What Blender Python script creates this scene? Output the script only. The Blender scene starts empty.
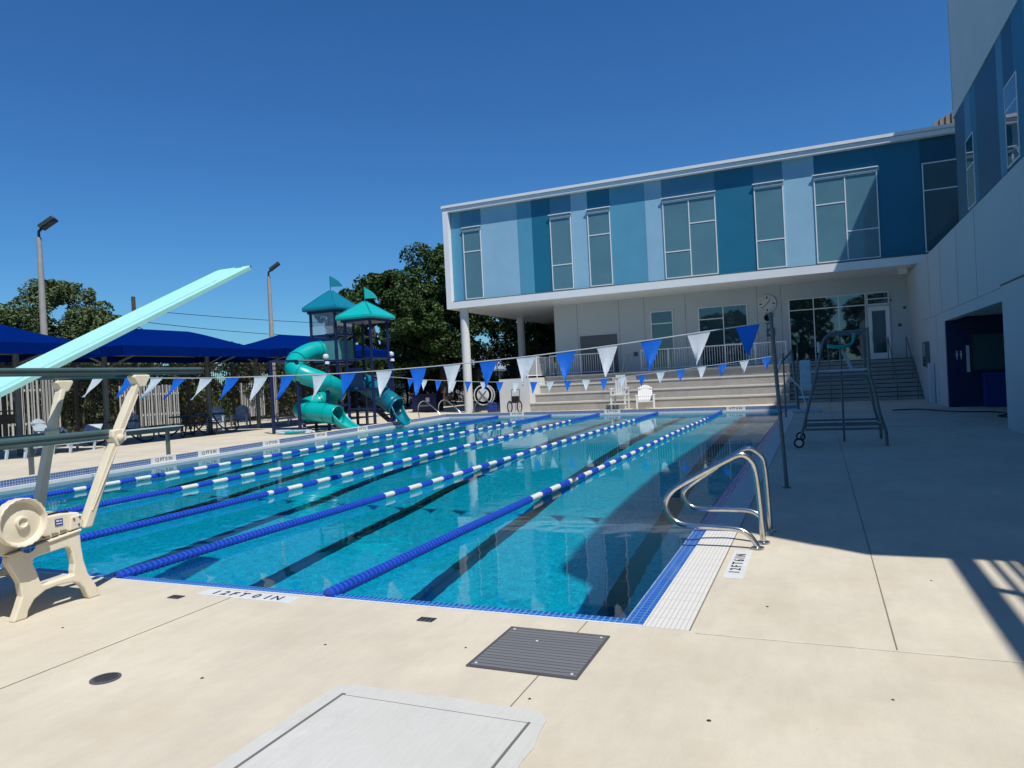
import bpy, bmesh, math, random
from mathutils import Vector, Matrix, noise
random.seed(7)
R = math.radians
scene = bpy.context.scene
col = scene.collection

# ------------------------------------------------------------------ materials
def new_mat(name):
    m = bpy.data.materials.new(name); m.use_nodes = True
    return m, m.node_tree.nodes, m.node_tree.links, m.node_tree.nodes['Principled BSDF']

ALB = .76      # scales base colours down so shade renders darker against the stronger sun
def mat(name, color, rough=.6, metal=0, var=.12, scale=6.0, bump=0.0, bscale=60, spec=.5, coat=0, dirt=0.0, dirtcol=(.12, .10, .08), stretch=None):
    """procedural surface: base colour broken up by two noises, optional bump and dirt blotches"""
    m, N, L, b = new_mat(name)
    tc = N.new('ShaderNodeTexCoord'); mp = N.new('ShaderNodeMapping')
    if stretch: mp.inputs['Scale'].default_value = stretch
    L.new(tc.outputs['Object'], mp.inputs['Vector'])
    n1 = N.new('ShaderNodeTexNoise'); n1.inputs['Scale'].default_value = scale; n1.inputs['Detail'].default_value = 6
    L.new(mp.outputs[0], n1.inputs['Vector'])
    r = N.new('ShaderNodeMapRange'); r.inputs['From Min'].default_value = .3; r.inputs['From Max'].default_value = .7
    r.inputs['To Min'].default_value = 1 - var; r.inputs['To Max'].default_value = 1 + var
    L.new(n1.outputs['Fac'], r.inputs['Value'])
    mul = N.new('ShaderNodeVectorMath'); mul.operation = 'SCALE'
    mul.inputs[0].default_value = [c * (ALB if metal < .5 else 1) for c in color]
    L.new(r.outputs[0], mul.inputs['Scale'])
    out = mul.outputs[0]
    if dirt > 0:
        n2 = N.new('ShaderNodeTexNoise'); n2.inputs['Scale'].default_value = scale * .35; n2.inputs['Detail'].default_value = 9
        n2.inputs['Roughness'].default_value = .7
        L.new(mp.outputs[0], n2.inputs['Vector'])
        rr = N.new('ShaderNodeMapRange'); rr.inputs['From Min'].default_value = .52; rr.inputs['From Max'].default_value = .72
        rr.inputs['To Max'].default_value = dirt
        L.new(n2.outputs['Fac'], rr.inputs['Value'])
        mx = N.new('ShaderNodeMix'); mx.data_type = 'RGBA'
        L.new(rr.outputs[0], mx.inputs['Factor']); L.new(out, mx.inputs['A']); mx.inputs['B'].default_value = (*dirtcol, 1)
        out = mx.outputs['Result']
    L.new(out, b.inputs['Base Color'])
    b.inputs['Roughness'].default_value = rough; b.inputs['Metallic'].default_value = metal
    b.inputs['Specular IOR Level'].default_value = spec
    if coat: b.inputs['Coat Weight'].default_value = coat; b.inputs['Coat Roughness'].default_value = .1
    if bump > 0:
        n3 = N.new('ShaderNodeTexNoise'); n3.inputs['Scale'].default_value = bscale; n3.inputs['Detail'].default_value = 4
        L.new(mp.outputs[0], n3.inputs['Vector'])
        bp = N.new('ShaderNodeBump'); bp.inputs['Strength'].default_value = bump; bp.inputs['Distance'].default_value = .01
        L.new(n3.outputs['Fac'], bp.inputs['Height']); L.new(bp.outputs[0], b.inputs['Normal'])
    return m

def concrete(name, base, stain=(.42, .33, .22), stain_amt=.35, brush=False, spots=True):
    m, N, L, b = new_mat(name)
    tc = N.new('ShaderNodeTexCoord')
    def nz(s, d=6, rgh=.6, sc=(1, 1, 1)):
        mp = N.new('ShaderNodeMapping'); mp.inputs['Scale'].default_value = sc
        L.new(tc.outputs['Object'], mp.inputs['Vector'])
        n = N.new('ShaderNodeTexNoise'); n.inputs['Scale'].default_value = s; n.inputs['Detail'].default_value = d
        n.inputs['Roughness'].default_value = rgh; L.new(mp.outputs[0], n.inputs['Vector']); return n
    def rng(n, a, c, lo, hi):
        r = N.new('ShaderNodeMapRange'); r.inputs['From Min'].default_value = a; r.inputs['From Max'].default_value = c
        r.inputs['To Min'].default_value = lo; r.inputs['To Max'].default_value = hi
        L.new(n.outputs['Fac'], r.inputs['Value']); return r.outputs[0]
    big = rng(nz(.55, 9, .68), .35, .7, .87, 1.07)
    mid = rng(nz(4, 9, .75, (1, .3, 1) if not brush else (12, .8, 1)), .3, .7, .90 if not brush else .93, 1.06 if not brush else 1.05)
    fine = rng(nz(160, 3, .6), .3, .7, .93, 1.06)
    m1 = N.new('ShaderNodeMath'); m1.operation = 'MULTIPLY'; L.new(big, m1.inputs[0]); L.new(mid, m1.inputs[1])
    m2 = N.new('ShaderNodeMath'); m2.operation = 'MULTIPLY'; L.new(m1.outputs[0], m2.inputs[0]); L.new(fine, m2.inputs[1])
    sc = N.new('ShaderNodeVectorMath'); sc.operation = 'SCALE'; sc.inputs[0].default_value = [c * ALB for c in base]; L.new(m2.outputs[0], sc.inputs['Scale'])
    mx = N.new('ShaderNodeMix'); mx.data_type = 'RGBA'
    L.new(rng(nz(1.3, 10, .72), .5, .8, 0, stain_amt), mx.inputs['Factor'])
    L.new(sc.outputs[0], mx.inputs['A']); mx.inputs['B'].default_value = (*[c * ALB for c in stain], 1)
    last = mx.outputs['Result']
    if spots:
        mx2 = N.new('ShaderNodeMix'); mx2.data_type = 'RGBA'
        L.new(rng(nz(9, 3, .5), .74, .80, 0, .35), mx2.inputs['Factor']); L.new(last, mx2.inputs['A']); mx2.inputs['B'].default_value = (.25, .2, .15, 1)
        last = mx2.outputs['Result']
    L.new(last, b.inputs['Base Color']); b.inputs['Roughness'].default_value = .85; b.inputs['Specular IOR Level'].default_value = .25
    bp = N.new('ShaderNodeBump'); bp.inputs['Strength'].default_value = .25; bp.inputs['Distance'].default_value = .004
    L.new(nz(220 if not brush else 90, 4, .6, (1, 1, 1) if not brush else (12, 1, 1)).outputs['Fac'], bp.inputs['Height']); L.new(bp.outputs[0], b.inputs['Normal'])
    return m

def tiles(name, c1, c2, grout, size=(.05, .05), rough=.25, mort=.06):
    m, N, L, b = new_mat(name)
    tc = N.new('ShaderNodeTexCoord')
    geo = N.new('ShaderNodeNewGeometry')
    # choose plane coordinates: horizontal faces use x,y ; vertical faces use (x+y), z
    sep = N.new('ShaderNodeSeparateXYZ'); L.new(tc.outputs['Object'], sep.inputs[0])
    sn = N.new('ShaderNodeSeparateXYZ'); L.new(geo.outputs['Normal'], sn.inputs[0])
    ab = N.new('ShaderNodeMath'); ab.operation = 'ABSOLUTE'; L.new(sn.outputs['Z'], ab.inputs[0])
    gt = N.new('ShaderNodeMath'); gt.operation = 'GREATER_THAN'; gt.inputs[1].default_value = .5; L.new(ab.outputs[0], gt.inputs[0])
    xy = N.new('ShaderNodeMath'); xy.operation = 'ADD'; L.new(sep.outputs['X'], xy.inputs[0]); L.new(sep.outputs['Y'], xy.inputs[1])
    ch = N.new('ShaderNodeCombineXYZ'); L.new(sep.outputs['X'], ch.inputs['X']); L.new(sep.outputs['Y'], ch.inputs['Y'])
    cv = N.new('ShaderNodeCombineXYZ'); L.new(xy.outputs[0], cv.inputs['X']); L.new(sep.outputs['Z'], cv.inputs['Y'])
    mixv = N.new('ShaderNodeMix'); mixv.data_type = 'VECTOR'; L.new(gt.outputs[0], mixv.inputs['Factor'])
    L.new(cv.outputs[0], mixv.inputs[4]); L.new(ch.outputs[0], mixv.inputs[5])
    br = N.new('ShaderNodeTexBrick'); br.offset = 0; br.inputs['Scale'].default_value = 1
    br.inputs['Brick Width'].default_value = size[0]; br.inputs['Row Height'].default_value = size[1]
    br.inputs['Mortar Size'].default_value = min(size) * mort; c1, c2, grout = [[c * ALB for c in q] for q in (c1, c2, grout)]
    br.inputs['Color1'].default_value = (*c1, 1); br.inputs['Color2'].default_value = (*c2, 1)
    br.inputs['Mortar'].default_value = (*grout, 1)
    L.new(mixv.outputs[1], br.inputs['Vector'])
    L.new(br.outputs['Color'], b.inputs['Base Color']); b.inputs['Roughness'].default_value = rough
    return m

M = {}
M['deck'] = concrete('deck_concrete', (.76, .68, .53), stain=(.64, .53, .38), stain_amt=.75)
M['patch'] = concrete('patch_concrete', (.74, .73, .67), stain=(.40, .39, .36), stain_amt=.5, brush=True, spots=False)
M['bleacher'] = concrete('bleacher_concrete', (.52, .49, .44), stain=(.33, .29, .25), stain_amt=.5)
M['joint'] = mat('joint_dark', (.26, .22, .16), .9)
M['darkgap'] = mat('dark_gap', (.16, .16, .15), .9)
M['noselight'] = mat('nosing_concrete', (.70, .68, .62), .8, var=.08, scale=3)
M['wallshade'] = mat('white_wall_shade_tone', (.65, .70, .71), .8, var=.03, scale=.5, bump=.1, bscale=90, dirt=.15, dirtcol=(.44, .48, .48))  # white walls in shade: the shade is put into a greyer, cooler base colour
M['joint_light'] = mat('joint_light', (.72, .66, .54), .8)
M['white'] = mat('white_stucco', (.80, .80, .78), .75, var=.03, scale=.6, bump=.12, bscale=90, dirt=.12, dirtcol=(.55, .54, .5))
M['whitetrim'] = mat('white_metal_trim', (1.04, 1.05, 1.05), .4, var=.02, scale=2)
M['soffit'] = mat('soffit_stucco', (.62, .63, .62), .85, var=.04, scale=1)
BL = dict(L=(.37, .64, .82), M=(.12, .41, .60), N=(.08, .29, .45), D=(.006, .19, .33), E=(.002, .10, .19), K=(.006, .06, .13))
for k, c in BL.items():
    M['panel' + k] = mat('blue_panel_' + k, c, .5, var=.04, scale=1.2, bump=.05, bscale=120)
M['hood'] = mat('blue_grey_hood', (.30, .45, .53), .5)
M['groove'] = mat('groove', (.33, .36, .38), .9)
M['steel'] = mat('brushed_steel', (.62, .60, .55), .22, metal=1, var=.1, scale=20)
M['greysteel'] = mat('grey_galvanised', (.17, .205, .205), .42, metal=.35, var=.15, scale=12)
M['darksteel'] = mat('dark_bronze_steel', (.05, .06, .065), .45, metal=.5)
M['railteal'] = mat('teal_aluminium_rail', (.11, .20, .20), .4, metal=.3, var=.1)
M['tan'] = mat('tan_moulded_plastic', (.93, .84, .65), .42, var=.04, scale=8, dirt=.35, dirtcol=(.52, .44, .30), bump=.1, bscale=40)
M['mint'] = mat('mint_board', (.47, .95, .87), .55, var=.03, scale=10, bump=.3, bscale=300)
M['mintdark'] = mat('mint_board_side', (.42, .80, .74), .5, var=.05)
M['teal'] = mat('teal_plastic', (.0, .46, .43), .3, var=.05, scale=3)
M['tealpanel'] = mat('teal_wall_plastic', (.10, .33, .34), .45)
M['tealroof'] = mat('teal_roof_plastic', (.0, .50, .47), .45, var=.06, scale=6)
M['tealroof2'] = mat('blue_teal_roof_plastic', (.0, .22, .33), .45, var=.06, scale=6)
M['bluetube'] = mat('sea_blue_plastic', (.0, .20, .29), .3)
M['inside'] = mat('dark_tube_inside', (.01, .06, .12), .5)
M['navy'] = mat('navy_paint', (.006, .016, .085), .4, var=.15)
M['navyfabric'] = mat('navy_shade_fabric', (.001, .017, .155), 1.0, spec=0, var=.08, scale=4, bump=.3, bscale=200)
M['ropeblue'] = mat('lane_float_blue', (.025, .10, .64), .35, var=.08)
M['ropewhite'] = mat('lane_float_white', (.80, .83, .80), .4, var=.05)
M['flagblue'] = mat('pennant_blue', (.015, .26, 1.1), .6, var=.08, scale=12, bump=.6, bscale=14)
M['flagwhite'] = mat('pennant_white', (1.22, 1.24, 1.24), .6, var=.04, scale=12, bump=.6, bscale=14)
for k_ in ('flagblue', 'flagwhite'):
    nt_ = M[k_].node_tree; b_ = nt_.nodes['Principled BSDF']; o_ = [n for n in nt_.nodes if n.type == 'OUTPUT_MATERIAL'][0]
    t_ = nt_.nodes.new('ShaderNodeBsdfTranslucent'); x_ = nt_.nodes.new('ShaderNodeMixShader'); x_.inputs[0].default_value = .45
    nt_.links.new(b_.inputs['Base Color'].links[0].from_socket, t_.inputs['Color'])
    nt_.links.new(b_.outputs[0], x_.inputs[1]); nt_.links.new(t_.outputs[0], x_.inputs[2]); nt_.links.new(x_.outputs[0], o_.inputs['Surface'])
M['cord'] = mat('white_cord', (.75, .75, .72), .7)
M['bluetile'] = tiles('blue_pool_tile', (.012, .10, .46), (.02, .13, .52), (.12, .28, .60), (.055, .055), mort=.09)
M['edgetile'] = tiles('near_edge_blue_tile', (.008, .09, .42), (.012, .11, .47), (.12, .34, .70), (.045, .3), mort=.15)
M['walltile'] = tiles('kerb_blue_tile', (.05, .12, .34), (.06, .14, .38), (.40, .45, .52), (.055, .055), mort=.12)
M['grating'] = tiles('white_gutter_grating', (.84, .81, .74), (.80, .78, .71), (.60, .56, .50), (.032, .2), rough=.6, mort=.12)
M['signtile'] = mat('white_sign_tile', (.82, .82, .80), .4, var=.04)
M['black'] = mat('black_paint', (.012, .012, .014), .5)
M['rubber'] = mat('black_rubber', (.02, .02, .022), .7)
M['grate'] = tiles('dark_grate', (.18, .182, .186), (.20, .203, .207), (.07, .07, .073), (9, .042), rough=.7, mort=.12)
M['grateframe'] = mat('grate_frame', (.13, .13, .13), .5, metal=.5)
M['plasticwhite'] = mat('white_resin', (.82, .82, .80), .45, var=.03, dirt=.1, dirtcol=(.6, .58, .52))
M['plasticgrey'] = mat('pale_blue_resin', (.58, .68, .76), .5)
M['bark'] = mat('tree_bark', (.09, .075, .06), .9, var=.3, scale=5, bump=.6, bscale=12)
M['pole'] = mat('concrete_light_pole', (.42, .41, .38), .8, var=.08, scale=3)
M['woodpole'] = mat('wood_utility_pole', (.10, .08, .065), .9)
M['brown'] = mat('brown_corrugated_screen', (.32, .27, .22), .6, var=.1)
M['fence'] = mat('black_fence_paint', (.008, .008, .009), .5)
M['vinyl'] = mat('white_vinyl_fence', (.66, .66, .64), .6, var=.08)
M['navywall'] = mat('navy_wall_paint', (.010, .022, .10), .6)
M['rolldoor'] = mat('grey_roll_door', (.16, .17, .18), .6, stretch=(1, 1, 14))
M['bluecover'] = mat('blue_vinyl_cover', (.01, .05, .30), .5)
M['asph'] = mat('grass_ground', (.05, .07, .03), .95, var=.4, scale=3)
M['signgreen'] = mat('grey_sign', (.10, .13, .15), .5)
M['navytile'] = mat('label_blue', (.03, .10, .42), .4)

def leaf_mat(name, c1, c2):
    m, N, L, b = new_mat(name)
    oi = N.new('ShaderNodeNewGeometry'); 
    cr = N.new('ShaderNodeMix'); cr.data_type = 'RGBA'
    L.new(oi.outputs['Random Per Island'], cr.inputs['Factor']); cr.inputs['A'].default_value = (*c1, 1); cr.inputs['B'].default_value = (*c2, 1)
    L.new(cr.outputs['Result'], b.inputs['Base Color']); b.inputs['Roughness'].default_value = .65
    b.inputs['Specular IOR Level'].default_value = .25
    return m
M['leafdark'] = leaf_mat('oak_leaves', (.020, .046, .012), (.072, .122, .032))
M['leafpale'] = leaf_mat('grey_green_leaves', (.055, .09, .03), (.145, .185, .075))
M['leafhedge'] = leaf_mat('hedge_leaves', (.022, .040, .012), (.12, .13, .045))

# glass: dark reflective pane over blinds
def glass(name, tint, rough=.02):
    m, N, L, b = new_mat(name)
    tc = N.new('ShaderNodeTexCoord'); n = N.new('ShaderNodeTexNoise'); n.inputs['Scale'].default_value = .8
    L.new(tc.outputs['Object'], n.inputs['Vector'])
    mx = N.new('ShaderNodeMix'); mx.data_type = 'RGBA'; mx.inputs['A'].default_value = (*[c * .8 for c in tint], 1); mx.inputs['B'].default_value = (*[c * 1.15 for c in tint], 1)
    L.new(n.outputs['Fac'], mx.inputs['Factor']); L.new(mx.outputs['Result'], b.inputs['Base Color'])
    b.inputs['Roughness'].default_value = rough; b.inputs['IOR'].default_value = 1.6
    n2 = N.new('ShaderNodeTexNoise'); n2.inputs['Scale'].default_value = 1.1; L.new(tc.outputs['Object'], n2.inputs['Vector'])
    bp = N.new('ShaderNodeBump'); bp.inputs['Strength'].default_value = .06; bp.inputs['Distance'].default_value = .03
    L.new(n2.outputs['Fac'], bp.inputs['Height']); L.new(bp.outputs[0], b.inputs['Normal'])
    return m
M['glassblind'] = glass('upper_window_glass', (.10, .215, .255))
M['glassblind2'] = glass('upper_window_glass_deep', (.03, .10, .13))
M['glassdark'] = glass('dark_window_glass', (.012, .03, .036))
M['glassdark'].node_tree.nodes['Principled BSDF'].inputs['IOR'].default_value = 2.3
M['glassblue'] = glass('lower_window_glass', (.03, .07, .09))
M['glassblue'].node_tree.nodes['Principled BSDF'].inputs['IOR'].default_value = 2.0
M['glassteal'] = glass('teal_service_window', (.03, .10, .11), .2)
# see-through safety mesh on tower
m, N, L, b = new_mat('safety_mesh')
b.inputs['Base Color'].default_value = (.35, .4, .45, 1); b.inputs['Alpha'].default_value = .35
M['mesh'] = m

# water
m, N, L, b = new_mat('pool_water'); N.remove(b)
out = [n for n in N if n.type == 'OUTPUT_MATERIAL'][0]
tc = N.new('ShaderNodeTexCoord')
def wn(s, d, sc=(1, 1, 1)):
    mp = N.new('ShaderNodeMapping'); mp.inputs['Scale'].default_value = sc
    L.new(tc.outputs['Object'], mp.inputs['Vector'])
    n = N.new('ShaderNodeTexNoise'); n.inputs['Scale'].default_value = s; n.inputs['Detail'].default_value = d; L.new(mp.outputs[0], n.inputs['Vector']); return n
a1 = wn(2.2, 2); a2 = wn(9, 3)
ad = N.new('ShaderNodeMath'); ad.operation = 'MULTIPLY_ADD'; L.new(a2.outputs['Fac'], ad.inputs[0]); ad.inputs[1].default_value = .16; L.new(a1.outputs['Fac'], ad.inputs[2])
bp = N.new('ShaderNodeBump'); bp.inputs['Strength'].default_value = .045; bp.inputs['Distance'].default_value = .025
L.new(ad.outputs[0], bp.inputs['Height'])
fr = N.new('ShaderNodeFresnel'); fr.inputs['IOR'].default_value = 1.33; L.new(bp.outputs[0], fr.inputs['Normal'])
tr = N.new('ShaderNodeBsdfRefraction'); tr.inputs['Color'].default_value = (.08, .81, .92, 1); tr.inputs['IOR'].default_value = 1.33; tr.inputs['Roughness'].default_value = 0
bp2 = N.new('ShaderNodeBump'); bp2.inputs['Strength'].default_value = .10; bp2.inputs['Distance'].default_value = .02; L.new(a2.outputs['Fac'], bp2.inputs['Height'])
gl = N.new('ShaderNodeBsdfGlossy'); gl.inputs['Roughness'].default_value = .03; L.new(bp.outputs[0], gl.inputs['Normal'])
gl.inputs['Color'].default_value = (.70, .74, .76, 1)
mx = N.new('ShaderNodeMixShader'); L.new(fr.outputs[0], mx.inputs[0]); L.new(tr.outputs[0], mx.inputs[1]); L.new(gl.outputs[0], mx.inputs[2])
L.new(mx.outputs[0], out.inputs['Surface'])
M['water'] = m
# pool plaster: pale aqua, with caustic light speckle painted into the mottle
m, N, L, b = new_mat('pool_plaster_caustic')
tc = N.new('ShaderNodeTexCoord')
vo = N.new('ShaderNodeTexNoise'); vo.inputs['Scale'].default_value = 16; vo.inputs['Detail'].default_value = 6; vo.inputs['Roughness'].default_value = .85; vo.inputs['Distortion'].default_value = 1.2
L.new(tc.outputs['Object'], vo.inputs['Vector'])
rm = N.new('ShaderNodeMapRange'); rm.inputs['From Min'].default_value = .40; rm.inputs['From Max'].default_value = .62; L.new(vo.outputs['Fac'], rm.inputs['Value'])
mc = N.new('ShaderNodeMix'); mc.data_type = 'RGBA'; mc.inputs['A'].default_value = (.26, .38, .46, 1); mc.inputs['B'].default_value = (.76, .84, .86, 1)
L.new(rm.outputs[0], mc.inputs['Factor']); L.new(mc.outputs['Result'], b.inputs['Base Color']); b.inputs['Roughness'].default_value = .8
M['plaster'] = m
M['laneline'] = mat('lane_line_tile', (.03, .05, .065), .5, var=.25, scale=9)

# ------------------------------------------------------------------ mesh builder
class MB:
    def __init__(s): s.v = []; s.f = []; s.sm = False
    def add(s, vs, fs):
        o = len(s.v); s.v += [tuple(v) for v in vs]; s.f += [tuple(i + o for i in f) for f in fs]; return s
    def box(s, x0, y0, z0, x1, y1, z1):
        x0, x1 = sorted((x0, x1)); y0, y1 = sorted((y0, y1)); z0, z1 = sorted((z0, z1))
        return s.add([(x0, y0, z0), (x1, y0, z0), (x1, y1, z0), (x0, y1, z0), (x0, y0, z1), (x1, y0, z1), (x1, y1, z1), (x0, y1, z1)],
                     [(0, 3, 2, 1), (4, 5, 6, 7), (0, 1, 5, 4), (1, 2, 6, 5), (2, 3, 7, 6), (3, 0, 4, 7)])
    def quad(s, *p): return s.add(p, [tuple(range(len(p)))])
    def tube(s, pts, r, n=10, caps=True, closed=False):
        pts = [Vector(p) for p in pts]; k = len(pts)
        rs = r if isinstance(r, (list, tuple)) else [r] * k
        o = len(s.v); prev = None
        for i, p in enumerate(pts):
            if closed: t = (pts[(i + 1) % k] - pts[i - 1])
            else: t = (pts[min(i + 1, k - 1)] - pts[max(i - 1, 0)])
            t.normalize()
            if prev is None:
                a = Vector((0, 0, 1)) if abs(t.z) < .9 else Vector((1, 0, 0))
                u = t.cross(a).normalized()
            else:
                u = (prev - t * prev.dot(t)).normalized()
            prev = u; w = t.cross(u)
            for j in range(n):
                an = 2 * math.pi * j / n
                s.v.append(tuple(p + (u * math.cos(an) + w * math.sin(an)) * rs[i]))
        for i in range(k if closed else k - 1):
            for j in range(n):
                a = o + i * n + j; b_ = o + i * n + (j + 1) % n; c = o + ((i + 1) % k) * n + (j + 1) % n; d = o + ((i + 1) % k) * n + j
                s.f.append((a, b_, c, d))
        if caps and not closed:
            s.f.append(tuple(o + j for j in range(n))[::-1]); s.f.append(tuple(o + (k - 1) * n + j for j in range(n)))
        s.sm = True
        return s
    def prism(s, poly, axis, a, b):
        """poly: 2-D outline; axis 'x': (y,z), 'y': (x,z), 'z': (x,y); extruded a..b"""
        def P(u, v, w): return {'x': (w, u, v), 'y': (u, w, v), 'z': (u, v, w)}[axis]
        n = len(poly)
        return s.add([P(u, v, a) for u, v in poly] + [P(u, v, b) for u, v in poly],
                     [tuple(range(n))[::-1], tuple(range(n, 2 * n))] + [(i, (i + 1) % n, n + (i + 1) % n, n + i) for i in range(n)])
    def lathe(s, prof, c, axis='z', n=24):
        """prof: list of (r, h)"""
        o = len(s.v)
        for r, h in prof:
            for j in range(n):
                an = 2 * math.pi * j / n; a, b_ = r * math.cos(an), r * math.sin(an)
                s.v.append({'z': (c[0] + a, c[1] + b_, c[2] + h), 'x': (c[0] + h, c[1] + a, c[2] + b_), 'y': (c[0] + a, c[1] + h, c[2] + b_)}[axis])
        for i in range(len(prof) - 1):
            for j in range(n):
                s.f.append((o + i * n + j, o + i * n + (j + 1) % n, o + (i + 1) * n + (j + 1) % n, o + (i + 1) * n + j))
        s.f.append(tuple(o + j for j in range(n))[::-1]); s.f.append(tuple(o + (len(prof) - 1) * n + j for j in range(n)))
        s.sm = True
        return s

def build(name, mb, material, parent=None, bevel=0, smooth=None, local=False, loc=None):
    """links ONE mesh object; coordinates are world ones unless local; origin at parent's or loc"""
    org = Vector((0, 0, 0))
    if parent is not None and not local: org = wloc(parent)
    if parent is None and loc is not None and not local: org = Vector(loc)
    me = bpy.data.meshes.new(name)
    me.from_pydata([tuple(Vector(v) - org) for v in mb.v] if org.length > 0 else mb.v, [], mb.f)
    bm = bmesh.new(); bm.from_mesh(me); bmesh.ops.recalc_face_normals(bm, faces=bm.faces); bm.to_mesh(me); bm.free()
    me.materials.append(material)
    sm = mb.sm if smooth is None else smooth
    if sm:
        me.polygons.foreach_set('use_smooth', [True] * len(me.polygons))
        try: me.set_sharp_from_angle(angle=R(38))
        except Exception: pass
    o = bpy.data.objects.new(name, me); col.objects.link(o)
    if parent is not None: o.parent = parent
    elif loc is not None: o.location = loc
    if bevel:
        b = o.modifiers.new('bevel', 'BEVEL'); b.width = bevel; b.segments = 2; b.limit_method = 'ANGLE'
    return o
def wloc(o):
    v = Vector(o.location)
    while o.parent: o = o.parent; v += Vector(o.location)
    return v
def tag(o, label=None, cat=None, group=None, kind=None):
    if label: o['label'] = label
    if cat: o['category'] = cat
    if group: o['group'] = group
    if kind: o['kind'] = kind
    return o
def thing(name, label, cat, loc=(0, 0, 0), group=None, rz=0):
    o = bpy.data.objects.new(name, None); o.empty_display_size = .2; col.objects.link(o); o.location = loc; o.rotation_euler = (0, 0, rz)
    return tag(o, label, cat, group)
def struct(name, mb, material, parent=None, **k):
    o = build(name, mb, material, parent, **k)
    if parent is None: o['kind'] = 'structure'
    return o
def copy_tree(o, parent=None):
    c = o.copy(); col.objects.link(c)
    if parent is not None: c.parent = parent
    for ch in [x for x in o.children]: copy_tree(ch, c)
    return c
def smoothpath(pts, sub=6):
    P = [Vector(p) for p in pts]; out = []
    for i in range(len(P) - 1):
        p0 = P[max(i - 1, 0)]; p1 = P[i]; p2 = P[i + 1]; p3 = P[min(i + 2, len(P) - 1)]
        for k in range(sub):
            t = k / sub
            out.append(.5 * ((2 * p1) + (-p0 + p2) * t + (2 * p0 - 5 * p1 + 4 * p2 - p3) * t * t + (-p0 + 3 * p1 - 3 * p2 + p3) * t ** 3))
    out.append(P[-1]); return out
def text(name, body, size, loc, rot, material, parent=None, ext=.002):
    cu = bpy.data.curves.new(name, 'FONT'); cu.body = body; cu.size = size; cu.extrude = ext; cu.align_x = 'CENTER'; cu.align_y = 'CENTER'; cu.offset = size * .012
    tmp = bpy.data.objects.new(name + '_tmp', cu); col.objects.link(tmp)
    dg = bpy.context.evaluated_depsgraph_get(); me = bpy.data.meshes.new_from_object(tmp.evaluated_get(dg)); bpy.data.objects.remove(tmp)
    me.materials.clear(); me.materials.append(material); me.name = name
    o = bpy.data.objects.new(name, me); col.objects.link(o)
    if parent is not None: o.parent = parent; o.location = Vector(loc) - wloc(parent)
    else: o.location = loc
    o.rotation_euler = rot
    return o

# ------------------------------------------------------------------ camera
H = 1.65
yaw, pitch, roll = R(23.22), R(-.27), R(-2.926)
cam = bpy.data.cameras.new('camera'); cam.sensor_width = 36; cam.lens = 715.7 / 1024 * 36; cam.clip_end = 2000; cam.clip_start = .05
co = bpy.data.objects.new('camera', cam); col.objects.link(co)
fw = Vector((-math.sin(yaw) * math.cos(pitch), math.cos(yaw) * math.cos(pitch), math.sin(pitch)))
r0 = Vector((math.cos(yaw), math.sin(yaw), 0)); u0 = r0.cross(fw)
rr = r0 * math.cos(roll) + u0 * math.sin(roll); uu = -r0 * math.sin(roll) + u0 * math.cos(roll)
mt = Matrix((rr, uu, -fw)).transposed().to_4x4(); mt.translation = (0, 0, H)
co.matrix_world = mt
scene.camera = co

# ------------------------------------------------------------------ light
L_DIR = Vector((-.465, .33, -1)).normalized()          # direction the sunlight travels
w = bpy.data.worlds.new('World'); scene.world = w; w.use_nodes = True
nt = w.node_tree; bg = nt.nodes['Background']
sky = nt.nodes.new('ShaderNodeTexSky'); sky.sky_type = 'NISHITA'; sky.sun_disc = False
to_sun = -L_DIR
sky.sun_elevation = math.asin(to_sun.z); sky.sun_rotation = math.atan2(to_sun.x, to_sun.y)
sky.air_density = 1.15; sky.dust_density = .05; sky.ozone_density = 3.0; sky.altitude = 0
hs_ = nt.nodes.new('ShaderNodeHueSaturation'); hs_.inputs['Saturation'].default_value = 1.12
tn_ = nt.nodes.new('ShaderNodeVectorMath'); tn_.operation = 'MULTIPLY'; tn_.inputs[1].default_value = (.43, .85, 1.27)
nt.links.new(sky.outputs[0], hs_.inputs['Color']); nt.links.new(hs_.outputs[0], tn_.inputs[0]); nt.links.new(tn_.outputs[0], bg.inputs['Color']); bg.inputs['Strength'].default_value = .08
sun = bpy.data.lights.new('sun', 'SUN'); sun.energy = 5.0; sun.angle = R(.53); sun.cycles.is_caustics_light = True; sun.color = (1, .97, .915)
so = bpy.data.objects.new('sun', sun); col.objects.link(so); so.rotation_euler = L_DIR.to_track_quat('-Z', 'Y').to_euler(); so.location = (30, -20, 60)
scene.view_settings.view_transform = 'Standard'; scene.view_settings.look = 'None'; scene.view_settings.exposure = 0; scene.view_settings.gamma = 1

# ------------------------------------------------------------------ ground, deck and pool
NR = (-1.14, 4.62); NL = (-14.6, 4.62); FL = (-16.8, 31.0); FR = (-1.14, 29.3)      # corners of the water basin incl. blue edge
g = MB(); B = 600
g.quad((-B, -B, -.02), (B, -B, -.02), (B, 4.6, -.02), (-B, 4.6, -.02))
g.quad((-B, 4.6, -.02), (-22, 4.6, -.02), (-22, 32, -.02), (-B, 32, -.02))
g.quad((3, 4.6, -.02), (B, 4.6, -.02), (B, 32, -.02), (3, 32, -.02))
g.quad((-B, 32, -.02), (B, 32, -.02), (B, B, -.02), (-B, B, -.02))
struct('ground', g, M['asph'])
d = MB()
X0, X1, Y0, Y1 = -34, 14, -8, 62
d.quad((X0, Y0, 0), (X1, Y0, 0), (X1, 4.6, 0), (X0, 4.6, 0))
d.quad((-.83, 4.6, 0), (X1, 4.6, 0), (X1, Y1, 0), (-.83, Y1, 0))
LO = ((-14.95, 4.6), (-17.15, 31.3)); RO = (-.83, 29.6)
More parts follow.
